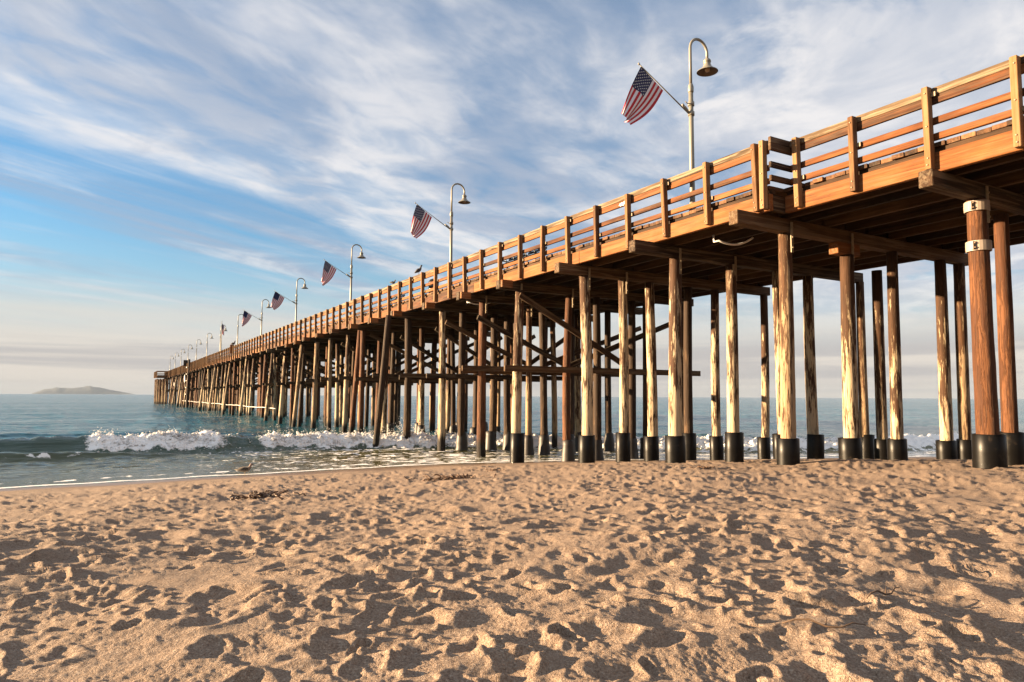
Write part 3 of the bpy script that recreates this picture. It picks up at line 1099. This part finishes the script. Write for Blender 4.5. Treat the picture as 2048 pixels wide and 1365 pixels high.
# bracing of the deep water bents
for bi, bt in enumerate(BENTS):
    if bt < 24.5:
        continue
    z = 3.95 + random.uniform(-0.16, 0.16)
    La, Lb = 14.1 + random.uniform(-0.3, 0.3), 24.6 + random.uniform(-0.4, 0.6)
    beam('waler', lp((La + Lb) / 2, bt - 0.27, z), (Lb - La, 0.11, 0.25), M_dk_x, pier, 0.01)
    if bi % 2 == 0:
        beam('waler', lp((La + Lb) / 2 - 0.6, bt + 0.27, z - 0.1), (Lb - La - 1.5, 0.11, 0.25), M_dk_x, pier, 0.01)
    for (L1, z1, L2, z2, dt) in ((14.9, 6.9, 20.6, 4.2, -0.39), (24.2, 6.9, 18.2, 4.2, 0.39)):
        if random.random() < 0.2:
            continue
        L1 += random.uniform(-0.7, 1.3) * (1 if dt < 0 else -1)
        L2 += random.uniform(-1.2, 1.2)
        z2 += random.uniform(-0.4, 0.5)
        z1 += random.uniform(-0.5, 0.1)
        dl, dz = L2 - L1, z2 - z1
        ln = math.hypot(dl, dz)
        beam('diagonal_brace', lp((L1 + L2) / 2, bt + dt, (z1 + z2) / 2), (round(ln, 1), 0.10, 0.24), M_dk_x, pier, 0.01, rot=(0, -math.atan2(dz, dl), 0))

# stringers under the planks, two bents long each
strL = [15.3 + i * 0.98 for i in range(10)]
nstr = 0
for i in range(0, len(BENTS) - 1, 2):
    ta, tb = BENTS[i], BENTS[min(i + 2, len(BENTS) - 1)]
    if ta < -1:
        continue
    far = ta > 110
    for k, L in enumerate(strL):
        if far and k % 2:
            continue
        if ta < STEP_T and k == 0:
            L += 0.25
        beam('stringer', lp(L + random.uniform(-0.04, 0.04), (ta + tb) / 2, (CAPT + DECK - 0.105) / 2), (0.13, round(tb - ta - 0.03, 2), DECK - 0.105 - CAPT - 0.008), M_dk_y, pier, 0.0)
        nstr += 1

# outer stringer (fascia) along the deck edge
fa = [-4.5, 3.7, STEP_T]
t_ = STEP_T
while t_ < T_END:
    t_ = min(t_ + 8.35, T_END)
    fa.append(t_)
for a, b_ in zip(fa[:-1], fa[1:]):
    L = edge_L((a + b_) / 2) + 0.07
    beam('edge_stringer', lp(L, (a + b_) / 2, (FTOP + FBOT) / 2), (0.14, round(b_ - a - 0.014, 2), FTOP - FBOT), M_or_y, pier, 0.012)
    beam('nailer', lp(L + 0.1, (a + b_) / 2, (FTOP + DECK - 0.1) / 2 + 0.002), (0.12, round(b_ - a - 0.014, 2), DECK - 0.1 - FTOP - 0.006), M_dk_y, pier, 0.0)
# step return below the corner
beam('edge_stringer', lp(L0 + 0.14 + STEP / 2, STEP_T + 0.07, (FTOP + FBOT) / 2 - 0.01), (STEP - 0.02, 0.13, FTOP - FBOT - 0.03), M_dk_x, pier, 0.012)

# deck planks: the nearest three hundred one by one, the rest as one mass
PW = 0.29
tp = -4.0
cnt = 0
rest = MB()
while tp < T_END - 0.2:
    c = tp + PW / 2
    La = edge_L(c) + 0.05 + random.uniform(-0.035, 0.05)
    if abs(c - STEP_T) < 0.16:
        La = L0 + STEP + 0.05
    ln = LFAR + 0.1 - La
    zc_ = DECK - 0.05 + random.uniform(-0.005, 0.005)
    if cnt < 290 and c > 2:
        o = link('deck_plank', box_mesh((round(ln, 2), PW - 0.012, 0.098), 0.006, M_plank), None, pier)
        o.location = lp(La + ln / 2, c, zc_)
        cnt += 1
    else:
        rest.box(lp(La + ln / 2, c, zc_), (ln, PW - 0.012, 0.098))
    tp += PW
o = rest.build('deck_planking', M_plank, pier)
o['kind'] = 'stuff'


# railing
def post(L, t, axis='y', bolts=False, bracket=None):
    s = (0.17, 0.135, RAIL - FBOT - 0.06)
    o = beam('railing_post', lp(L - 0.085, t + random.gauss(0, 0.012), (RAIL - 0.03 + FBOT + 0.03) / 2 + random.gauss(0, 0.012)), s, M_pale_z, pier, 0.010, rot=(random.gauss(0, 0.009), -0.018 + random.gauss(0, 0.008), random.gauss(0, 0.03)))
    if bolts:
        for dz in (-0.80, -0.66, 0.02, 0.74):
            beam('bolt', (-0.09, random.uniform(-0.02, 0.02), dz), (0.03, 0.034, 0.034), M_bolt, o, 0.006)
    if bracket is not None:
        for zb_ in bracket:
            beam('bracket', (0.05, -0.115, zb_ - (RAIL + FBOT) / 2), (0.03, 0.1, 0.1), M_galv, o, 0.004)
    return o


MIDZ, LOWZ = RAIL - 0.72, RAIL - 1.07
post_ts = [-1.9, -0.2, 1.45, 3.12, 4.8, 6.48, 8.14, 9.88]
allp = [(edge_L(t), t) for t in post_ts] + [(L0 + STEP, 11.44), (L0, 12.0), (L0, 12.25)]
t_ = 13.98
while t_ < T_END:
    allp.append((L0, t_))
    t_ += 1.712
for i, (L, t) in enumerate(allp):
    br = None
    if 4 < t < 46 and L == L0 + (STEP if t < STEP_T else 0) and abs(t - 12.1) > 0.4:
        br = ([RAIL - 0.2] if i % 3 == 0 else [MIDZ] if i % 3 == 1 else [LOWZ])
    post(L, t, bolts=(3 < t < 30), bracket=br)


def rail_run(ta, tb, Ledge):
    ln = round(tb - ta - 0.008, 2)
    c = (ta + tb) / 2
    j = random.uniform(-0.006, 0.006)
    beam('cap_rail', lp(Ledge + 0.05, c, RAIL - 0.085 + j), (0.10, ln, 0.165), M_we_y, pier, 0.012)
    beam('top_rail', lp(Ledge + 0.056, c, RAIL - 0.26 + j), (0.085, ln, 0.18), M_or_y, pier, 0.010)
    beam('middle_rail', lp(Ledge + 0.05, c, MIDZ + j), (0.09, ln, 0.145), M_or_y, pier, 0.010)
    beam('lower_rail', lp(Ledge + 0.05, c, LOWZ + random.uniform(-0.01, 0.01)), (0.09, ln, 0.145), M_or_y, pier, 0.010)


for a, b_ in ((-2.5, 1.45), (1.45, 6.48), (6.48, 11.72)):
    rail_run(a, b_, L0 + STEP)
rail_run(11.94, 15.69, L0)
t_ = 15.69
while t_ < T_END - 0.5:
    nx = min(t_ + 1.712 * 3, T_END)
    rail_run(t_, nx, L0)
    t_ = nx
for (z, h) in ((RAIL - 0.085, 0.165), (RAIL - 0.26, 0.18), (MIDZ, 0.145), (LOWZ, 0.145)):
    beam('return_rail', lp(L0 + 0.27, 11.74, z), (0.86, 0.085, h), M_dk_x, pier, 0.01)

# sprayed mark on the top rail near the lamp
mb = MB()
for (a, z1, b_, z2) in ((0.0, 0.02, 0.08, 0.15), (0.08, 0.15, 0.14, 0.01), (0.04, 0.07, 0.13, 0.06), (0.14, 0.13, 0.21, 0.02), (0.14, 0.02, 0.22, 0.13), (0.22, 0.13, 0.27, 0.06), (0.27, 0.06, 0.2, 0.03), (0.29, 0.02, 0.30, 0.12), (0.30, 0.12, 0.36, 0.05)):
    dl, dz = b_ - a, z2 - z1
    mb.box(lp(L0 + 0.056 - 0.0455, 17.62 + (a + b_) / 2, RAIL - 0.345 + (z1 + z2) / 2), (0.004, math.hypot(dl, dz) + 0.01, 0.022), 0, Matrix.Rotation(math.atan2(dz, dl), 3, 'X'))
mb.build('graffiti', M_graf, pier)

# widened head at the sea end
for (La, Lb, ta, tb) in ((11.8, 14.2, 219, 233), (24.5, 27.5, 219, 233)):
    beam('head_deck', lp((La + Lb) / 2, (ta + tb) / 2, DECK - 0.3), (Lb - La, tb - ta, 0.5), M_dk_y, pier, 0.02)
for L in (11.9, 12.6, 13.3, 14.0):
    for t in (219.4, 223, 227.5, 232):
        make_pile(L, t, L, t, 0.16, 0.15, random.choice([P_CREAM, P_TAN, P_RED]), sides=8, rings=4)
        npile += 1
for z, h in ((RAIL - 0.18, 0.34), (MIDZ, 0.145), (LOWZ, 0.145), (FTOP - 0.2, 0.43)):
    beam('head_rail', lp(11.7, 226, z), (0.1, 14.0, h), M_or_y, pier, 0.01)
    beam('head_rail', lp(13.0, 218.9, z), (2.7, 0.1, h), M_or_x, pier, 0.01)
for i in range(8):
    beam('railing_post', lp(11.6, 219.2 + i * 1.9, (RAIL + FBOT) / 2), (0.17, 0.135, RAIL - FBOT - 0.06), M_pale_z, pier, 0.01)
# side panels where the railing jogs
beam('screen_panel', lp(14.05, 164, RAIL + 0.1), (0.8, 0.1, 1.3), M_dk_x, pier, 0.01)
beam('screen_panel', lp(14.15, 100, RAIL - 0.5), (0.5, 0.1, 1.2), M_or_x, pier, 0.01)
# low water pipe hung from the outer piles, with the measuring pole and signs
mb = MB()
pts = []
for i in range(60):
    t = 72 + i * 1.7
    pts.append(lp(14.45, t, 1.45 + 0.03 * math.sin(i * 0.55) + 0.02 * math.sin(i * 1.9)))
mb.tube(pts, 0.042, 6)
mb.build('water_pipe', M_pipe, pier, True)
g = make_pile(13.3, 150, 13.5, 150, 0.2, 0.2, P_DARK, top=RAIL + 0.3, sides=10, rings=6)
g.name = 'measuring_pole'
for i in range(6):
    beam('tick_board', (-0.24, -0.05, 2.2 + i * 1.3 - g.location.z - 0.6), (0.05, 1.0, 0.15), M_sign, g, 0.0)
o = beam('diamond_sign', lp(13.3, 156, 6.0), (0.05, 1.25, 1.25), M_sign, pier, 0.0, rot=(R(45), 0, 0))
mb = MB()
mb.lathe([(0, -0.03), (0.42, -0.03), (0.42, 0.03), (0, 0.03)], 24)
o = mb.build('round_sign', M_sign, pier)
o.location = lp(13.2, 180, 5.2)
o.rotation_euler = (0, R(90), 0)
# sagging white conduit under the deck edge
for (L, t, ln) in ((15.2, 14.6, 1.3), (15.0, 30.5, 1.6)):
    mb = MB()
    pts = [lp(L, t, FBOT - 0.02), lp(L, t - 0.02, FBOT - 0.22)]
    for i in range(12):
        f = i / 11
        pts.append(lp(L + ln * 0.75 * f, t - 0.2 - 0.4 * f, FBOT - 0.22 - 0.16 * math.sin(f * math.pi * 0.8) + 0.22 * f * f))
    mb.tube(pts, 0.03, 8)
    mb.build('conduit', M_pipe, pier, True)

# ------------------------------------------------------------------ lamps and flags
ORD = ['first', 'second', 'third', 'fourth', 'fifth', 'sixth', 'seventh', 'eighth', 'ninth', 'tenth', 'eleventh', 'twelfth', 'thirteenth', 'fourteenth']


def lamp_parts():
    P = {}
    mb = MB()
    mb.lathe([(0.0, 0.0), (0.17, 0.0), (0.17, 0.03), (0.11, 0.05), (0.10, 0.30), (0.08, 0.36), (0.0, 0.36)], 16)
    P['base'] = (mb, M_lamp)
    mb = MB()
    mb.lathe([(0.078, 0.3), (0.072, 2.0), (0.068, 3.75), (0.0, 3.75)], 16)
    P['pole'] = (mb, M_lamp)
    mb = MB()
    mb.lathe([(0.0, 3.70), (0.078, 3.70), (0.085, 3.74), (0.085, 3.86), (0.07, 3.93), (0.05, 3.97), (0, 3.97)], 16)
    P['collar'] = (mb, M_lamp)
    mb = MB()
    pts = [(0, 0, 3.95), (0, 0, 4.720), (0, 0, 5.080)]
    for i in range(1, 15):
        a = math.pi * i / 14
        pts.append((0.36 * (1 - math.cos(a)), 0, 5.080 + 0.37 * math.sin(a)))
    pts.append((0.72, 0, 4.900))
    mb.tube(pts, [0.046] * 3 + [0.043] * 14 + [0.04], 12)
    P['gooseneck'] = (mb, M_lamp)
    mb = MB()
    mb.lathe([(0.0, 4.950), (0.05, 4.950), (0.085, 4.920), (0.115, 4.880), (0.118, 4.830), (0.105, 4.820), (0.105, 4.740), (0.125, 4.720), (0.13, 4.690),
              (0.17, 4.650), (0.24, 4.585), (0.315, 4.540), (0.322, 4.520)], 26, (0.72, 0, 0))
    P['shade'] = (mb, M_lamp)
    mb = MB()
    mb.lathe([(0.318, 4.524), (0.23, 4.570), (0.16, 4.630), (0.11, 4.680), (0.0, 4.690)], 26, (0.72, 0, 0))
    P['shade_lining'] = (mb, M_lampd)
    mb = MB()
    mb.lathe([(0.0, 4.680), (0.07, 4.670), (0.085, 4.610), (0.075, 4.550), (0.04, 4.520), (0.0, 4.515)], 14, (0.72, 0, 0))
    P['bulb'] = (mb, M_bulb)
    mb = MB()
    for z in (3.040, 3.340):
        mb.lathe([(0.07, z - 0.06), (0.098, z - 0.06), (0.098, z + 0.06), (0.07, z + 0.06)], 16)
    pts = [(-0.09, 0, 3.340), (-0.16, 0, 3.330), (-0.24, 0, 3.370)]
    mb.tube(pts, 0.016, 6)
    mb.tube([(-0.24, 0, 3.220), (-0.13, 0, 3.130), (-0.09, 0, 3.040)], 0.018, 6)
    mb.tube([(-0.06, 0, 3.020), (-0.36, 0, 3.260)], 0.035, 8)
    P['flag_bracket'] = (mb, M_lamp)
    return {k: (mesh(k, mb.v, mb.f, True), m) for k, (mb, m) in P.items()}


LP = lamp_parts()
for k, (me_, m_) in LP.items():
    me_.materials.append(m_)
    if k in ('collar', 'base', 'flag_bracket', 'shade'):
        pass

# flag, built in its own frame: x runs inward along the pole foot direction, z up
M_red = plain('flag_red', (0.33, 0.002, 0.008), 0.75, 0, 0.1, 20)
M_white = plain('flag_white', (0.56, 0.54, 0.57), 0.75, 0, 0.05, 20)
M_blue = plain('flag_blue', (0.003, 0.006, 0.048), 0.75, 0, 0.1, 20)
M_star = plain('flag_star', (0.5, 0.5, 0.5), 0.7, 0, 0.03)


FV = [0.0, 1.0]


def flag_point(s, r):
    """s 0..1 down the hoist from the tip, r 0..1 along the fly"""
    tip = Vector((-1.9, 0, 4.06))
    h0, h1 = tip, tip + Vector((0.82, 0, -0.54))
    if FV[0] == 0:
        f0, f1 = tip + Vector((-0.66, 0.06, -1.50)), tip + Vector((-0.50, -0.05, -1.86))
    else:
        q = math.sin(FV[0] * 3.1)
        f0, f1 = tip + Vector((-0.26 - 0.1 * q, 0.06, -1.42)), tip + Vector((-0.10 + 0.07 * q, -0.05, -1.78 + 0.06 * q))
    a = h0.lerp(h1, s)
    b_ = f0.lerp(f1, s)
    p = a.lerp(b_, r)
    sag = math.sin(r * math.pi)
    p += Vector((0.10 * s * sag - 0.05 * (1 - s) * sag, 0, -0.10 * s * sag))
    fold = (0.05 * math.sin(s * (9.0 - FV[0]) + r * 2.2 + FV[0] * 2.1) + 0.022 * math.sin(s * 17 - r * 3 + FV[0] * 4)) * (0.25 + r) * min(1, r * 2.5)
    p += Vector((0.10 * math.cos(s * 11 + r) * r * r * 0.4, fold, 0))
    return p


def flag_meshes():
    ns, nr = 39, 30
    vs = [flag_point(i / ns, j / nr) for i in range(ns + 1) for j in range(nr + 1)]
    fs, mi = [], []
    for i in range(ns):
        st_ = i // 3
        for j in range(nr):
            a = i * (nr + 1) + j
            fs.append((a, a + 1, a + nr + 2, a + nr + 1))
            if st_ < 7 and j < 12:
                mi.append(2)
            else:
                mi.append(0 if st_ % 2 == 0 else 1)
    cl = mesh('cloth', vs, fs, True)
    for m_ in (M_red, M_white, M_blue):
        cl.materials.append(m_)
    cl.polygons.foreach_set('material_index', mi)
    mb = MB()
    for row in range(9):
        n = 6 if row % 2 == 0 else 5
        for k in range(n):
            s = (row + 1) / 10 * 7 / 13
            r = ((k * 2 + 1 + (row % 2)) / 12) * 0.4
            c_ = flag_point(s, r)
            e1 = (flag_point(s + 0.01, r) - c_).normalized()
            e2 = (flag_point(s, r + 0.01) - c_)
            e2 = (e2 - e1 * e2.dot(e1)).normalized()
            nn = e1.cross(e2)
            for sd_ in (1, -1):
                ring = []
                for q in range(10):
                    rad = 0.026 if q % 2 == 0 else 0.0105
                    a = math.pi * q / 5
                    ring.append(c_ + nn * 0.004 * sd_ + e1 * rad * math.cos(a) + e2 * rad * math.sin(a))
                mb.add([c_ + nn * 0.0045 * sd_] + ring, [(0, 1 + q, 1 + (q + 1) % 10) for q in range(10)])
    stars = mesh('stars', mb.v, mb.f)
    stars.materials.append(M_star)
    mb = MB()
    d = (Vector((-1.96, 0, 4.10)) - Vector((-0.10, 0, 3.03)))
    p0 = Vector((-0.10, 0, 3.03))
    mb.tube([p0, p0 + d * 0.5, p0 + d * 0.995], [0.021, 0.018, 0.015], 8)
    pole = mesh('flagstaff', mb.v, mb.f, True)
    pole.materials.append(M_lamp)
    mb = MB()
    mb.lathe([(0.0, -0.035), (0.02, -0.03), (0.032, 0.0), (0.022, 0.03), (0.0, 0.05)], 10, tuple(p0 + d * 1.01))
    fin = mesh('finial', mb.v, mb.f, True)
    fin.materials.append(M_lamp)
    return cl, stars, pole, fin


for k in range(13):
    t = 15.0 + 16.95 * k
    L = L0 + 0.38
    r = empty('lamp_post', W(L, t, DECK), PA + random.uniform(-0.04, 0.04))
    extra = ' carrying a flag' if k < 5 else ''
    lab = f'{ORD[k]} cream gooseneck lamp post out from the beach on the pier{extra}'
    if k == 0:
        lab = 'tallest cream gooseneck lamp post, nearest the beach, carrying the largest flag'
    if k == 12:
        lab = 'farthest gooseneck lamp post at the sea end of the pier'
    tag(r, lab, 'lamp post', 'lamp posts along the pier')
    for nm, (me_, m_) in LP.items():
        if nm == 'flag_bracket' and k >= 5:
            continue
        if k > 7 and nm in ('collar', 'bulb', 'shade_lining'):
            continue
        link(nm, me_, None, r)
    if k < 5:
        f = empty('flag', W(L, t, DECK), r.rotation_euler[2] + random.uniform(-0.05, 0.05))
        tag(f, (f'stars and stripes flag on the {ORD[k]} lamp post from the beach' if k else 'largest stars and stripes flag, on the lamp post nearest the beach'), 'flag', 'flags on the lamp posts')
        FV[0] = k * 0.9
        cl, stars, pole, fin = flag_meshes()
        link('flagstaff', pole, None, f)
        link('finial', fin, None, f)
        c_ = link('cloth', cl, None, f)
        if k < 3:
            link('stars', stars, None, c_)

# flagpole further out on the deck
r = empty('flagpole', W(15.6, 122, DECK), PA)
tag(r, 'thin flagpole on the far deck with a small limp flag', 'flagpole')
mb = MB()
mb.lathe([(0.09, 0), (0.07, 3), (0.04, 6.6), (0.0, 6.62)], 10)
mb.build('pole', M_lamp, r, True)
mb = MB()
vs, fs, mi = [], [], []
for i in range(14):
    for j in range(8):
        s, q = i / 13, j / 7
        vs.append((0.05 + 0.34 * q, 0.10 * math.sin(q * 7 + s), 6.2 - 1.7 * s * (1 - 0.1 * q) - 0.5 * q))
for i in range(13):
    for j in range(7):
        a = i * 8 + j
        mb.m.append(2 if (i < 6 and j < 3) else (0 if j % 2 == 0 else 1))
        fs.append((a, a + 1, a + 9, a + 8))
mb.v, mb.f = vs, fs
mb.build('cloth', [M_red, M_white, M_blue], r, True)


# ------------------------------------------------------------------ benches on the deck
def bench(t, lab, L=15.05):
    r = empty('bench', W(L, t, DECK), PA)
    tag(r, lab, 'bench', 'benches on the pier deck')
    for k in range(4):
        beam('seat_slat', (-0.02 + 0.12 * k, 0, 0.44), (0.10, 1.5, 0.035), M_black, r, 0.006)
    for k in range(3):
        beam('back_slat', (0.46 + 0.03 * k, 0, 0.60 + 0.14 * k), (0.03, 1.5, 0.10), M_black, r, 0.006)
    for s in (-0.7, 0.0, 0.7):
        mb = MB()
        mb.tube([(-0.06, s, 0.42), (-0.09, s, 0.56), (-0.06, s, 0.645), (0.05, s, 0.665), (0.28, s, 0.655), (0.44, s, 0.66), (0.50, s, 0.56)], 0.026, 8)
        mb.build('armrest', M_black, r, True)
        for q in (-0.03, 0.4):
            beam('leg', (q, s, 0.215), (0.05, 0.05, 0.43), M_black, r, 0.006)
    return r


bench(24.9, 'black metal bench behind the railing, nearer of the two by the gap')
bench(26.6, 'black metal bench behind the railing, just seaward of the nearer bench')
bench(41.0, 'dark bench seen through the railing, seaward of the second lamp post')
# bin on deck
r = empty('litter_bin', W(15.0, 34.6, DECK), PA)
tag(r, 'dark rounded litter bin on the deck near the second lamp post', 'bin')
mb = MB()
mb.lathe([(0, 0.0), (0.24, 0.0), (0.27, 0.1), (0.28, 0.62), (0.26, 0.66)], 18)
mb.build('body', M_black, r, True)
mb = MB()
mb.lathe([(0.29, 0.66), (0.28, 0.74), (0.2, 0.84), (0.08, 0.89), (0, 0.9)], 18)
mb.build('lid', M_black, r, True)


# ------------------------------------------------------------------ birds
def bird_mats(nm, body, wing, head):
    return plain(nm + '_body', body, 0.8, 0, 0.15, 30), plain(nm + '_wing', wing, 0.8, 0, 0.2, 30), plain(nm + '_head', head, 0.8, 0, 0.1, 30)


GULL = bird_mats('gull', (0.15, 0.115, 0.085), (0.05, 0.038, 0.028), (0.24, 0.17, 0.14))
DARKB = bird_mats('dark_bird', (0.05, 0.045, 0.05), (0.035, 0.032, 0.04), (0.05, 0.045, 0.05))
M_beak = plain('beak', (0.16, 0.10, 0.05), 0.5)


def bird(name, loc, rz, size, mats_, lab, cat='gull', upright=0.0):
    r = empty(name, loc, rz)
    tag(r, lab, cat, 'birds around the pier')
    k = size
    path = [(-0.27, 0, 0.155), (-0.22, 0, 0.165), (-0.14, 0, 0.175), (-0.04, 0, 0.175), (0.06, 0, 0.185), (0.12, 0, 0.215), (0.145, 0, 0.255), (0.158, 0, 0.295),
            (0.178, 0, 0.325), (0.208, 0, 0.328), (0.232, 0, 0.320)]
    rad = [0.012, 0.035, 0.062, 0.083, 0.078, 0.058, 0.042, 0.037, 0.043, 0.036, 0.012]
    path = [Vector((p[0] * (1 - 0.35 * upright), 0, p[2] + upright * (p[0] + 0.1) * 0.55)) * k for p in path]
    vs, fs = sweep(path, [q * k for q in rad], 12)
    mb = MB()
    mb.add(vs, fs)
    for s in (-1, 1):
        mb.tube([Vector((0.0, s * 0.03, 0.12)) * k, Vector((-0.01, s * 0.032, 0.06)) * k, Vector((0.005, s * 0.032, 0.0)) * k], 0.007 * k, 5)
        mb.tube([Vector((0.0, s * 0.032, 0.004)) * k, Vector((0.05, s * 0.038, 0.003)) * k], 0.008 * k, 5)
    o = mb.build('body', mats_[0], r, True)
    me_ = o.data
    me_.materials.append(mats_[2])
    ids = [0] * len(me_.polygons)
    for p in me_.polygons:
        if p.center.x > 0.125 * k * (1 - 0.35 * upright) and p.center.z > 0.22 * k:
            ids[p.index] = 1
    me_.polygons.foreach_set('material_index', ids)
    mb = MB()
    bp_ = path[-1]
    mb.tube([bp_ - Vector((0.012, 0, 0)) * k, bp_ + Vector((0.025, 0, -0.006)) * k, bp_ + Vector((0.052, 0, -0.018)) * k], [0.013 * k, 0.010 * k, 0.003 * k], 6)
    mb.build('beak', M_beak, r, True)
    for s in (-1, 1):
        mb = MB()
        wp = [Vector((0.10, s * 0.055, 0.20)), Vector((0.03, s * 0.078, 0.205)), Vector((-0.08, s * 0.078, 0.195)), Vector((-0.2, s * 0.05, 0.178)), Vector((-0.335, s * 0.012, 0.168))]
        wp = [Vector((p.x * (1 - 0.35 * upright), p.y, p.z + upright * (p.x + 0.1) * 0.55)) * k for p in wp]
        vs, fs = sweep(wp, [0.025 * k, 0.048 * k, 0.046 * k, 0.028 * k, 0.004 * k], 8)
        mb.add(vs, fs)
        mb.build('wing', mats_[1], r, True)
    return r


def at_px(px, py, zrel):
    """world point on the view ray of a photo pixel at height zrel above the camera"""
    f = 1400.0
    th = R(0.28)
    x, y = px - 1024, py - 682.5
    xr, yr = x * math.cos(th) + y * math.sin(th), -x * math.sin(th) + y * math.cos(th)
    d = Vector((xr / f, 1.0, -yr / f))
    p = R(4.51)
    dw = Vector((d.x, d.y * math.cos(p) - d.z * math.sin(p), d.y * math.sin(p) + d.z * math.cos(p)))
    return Vector((dw.x, dw.y, dw.z)) * (zrel / dw.z) + Vector((0, 0, CAM_Z))


g = at_px(490, 945, -2.72)
bird('gull', (g.x, g.y, ground_z(g.x, g.y) - 0.005), R(2), 1.15, GULL, 'brown backed gull standing on wet sand at the edge of the water')
bird('cormorant', W(L0 + 0.05, 35.4, RAIL), PA + R(-60), 1.15, DARKB, 'small dark bird perched upright on the rail seaward of the second lamp', 'bird', 0.6)
bird('pigeon', W(L0 + 0.05, 39.4, RAIL - 0.03), PA + R(-70), 0.95, DARKB, 'dark bird crouched with tail up on the rail, farther along', 'bird', -0.3)
bird('pigeon', W(L0 + 0.05, 101, RAIL), PA + R(-60), 1.8, DARKB, 'dark bird on the railing corner far out on the pier', 'bird', 0.2)

# ------------------------------------------------------------------ seaweed and litter on the sand
M_weed = plain('dried_kelp', (0.085, 0.042, 0.019), 0.6, 0, 0.6, 18)
M_stick = plain('driftwood', (0.10, 0.06, 0.035), 0.8, 0, 0.3, 20)


def weed(px, py, zrel, size, n, lab, asp=2.2):
    p = at_px(px, py, zrel)
    z = ground_z(p.x, p.y)
    mb = MB()
    for i in range(n):
        a = random.uniform(0, 6.28)
        rr_ = abs(random.gauss(0, 0.5)) * size
        q = Vector((math.cos(a) * rr_ * asp, math.sin(a) * rr_, random.uniform(0.0, 0.10) * size))
        pts = []
        h = random.uniform(0, 6.28)
        for k in range(7):
            pts.append(tuple(q))
            h += random.gauss(0, 0.7)
            q = q + Vector((math.cos(h) * 0.07, math.sin(h) * 0.06, random.gauss(0.004, 0.035))) * (size + 0.3)
            q.z = min(max(q.z, -0.01), 0.34 * size)
        mb.tube(pts, [random.uniform(0.006, 0.015)] * 7, 5)
    o = mb.build('seaweed_clump', M_weed, None, True)
    o.location = (p.x, p.y, z - 0.015)
    tag(o, lab, 'seaweed', 'seaweed washed up on the sand', kind='stuff')


weed(532, 992, -1.72, 0.34, 90, 'dark tangled clump of dried kelp left of the smooth sand, below the gull')
weed(905, 956, -1.75, 0.36, 90, 'long brown clump of dried kelp on the sand before the piles')
weed(985, 938, -2.0, 0.2, 30, 'small brown scrap of kelp beyond the long clump')
weed(1405, 931, -1.55, 0.16, 26, 'small weed scrap on the sand crest by the black sleeves')
for i, (px, py, ln, a, lab) in enumerate(((1770, 1225, 0.34, 0.5, 'thin forked twig lying on the trodden sand'), (1650, 1290, 0.42, -0.25, 'long thin curved twig in the sand near the bottom edge'),
                                           (575, 1047, 0.16, 0.2, 'short dark stick on the open sand'), (1905, 1160, 0.2, 1.2, 'small upright twig in the sand below the piles'))):
    p = at_px(px, py, -1.3)
    z = ground_z(p.x, p.y)
    mb = MB()
    pts = [(ln * (k / 6 - 0.5) * math.cos(a), ln * (k / 6 - 0.5) * math.sin(a) + 0.02 * math.sin(k * 1.3), 0.012 + 0.03 * math.sin(k * 0.9) ** 2) for k in range(7)]
    mb.tube(pts, [0.004, 0.005, 0.006, 0.006, 0.005, 0.004, 0.003], 5)
    mb.tube([pts[3], (pts[3][0] + 0.04, pts[3][1] + 0.07, 0.05)], [0.004, 0.002], 5)
    o = mb.build('twig', M_stick, None, True)
    o.location = (p.x, p.y, z + 0.004)
    tag(o, lab, 'twig', 'twigs on the sand')

# ------------------------------------------------------------------ haze over the sea
HB = 22500.0
vs, fs = chbox((2 * HB, 2 * HB, 320))
me = mesh('haze', vs, fs)
m = bpy.data.materials.new('sea_haze')
m.use_nodes = True
m.node_tree.nodes.clear()
t = NT(m.node_tree)
out = t.n('ShaderNodeOutputMaterial')
pv = t.n('ShaderNodeVolumePrincipled')
pv.inputs['Color'].default_value = (0.25, 0.32, 0.43, 1)
pv.inputs['Density'].default_value = 0.000032
pv.inputs['Anisotropy'].default_value = 0.0
t.put(out.inputs['Volume'], pv.outputs[0])
haze = link('haze', me, m)
haze.location = (0, 0, 152)
tag(haze, 'thin sea haze that pales the island and the horizon', kind='stuff')
print('piles', npile, 'stringers', nstr, 'planks', cnt, 'posts', len(allp))
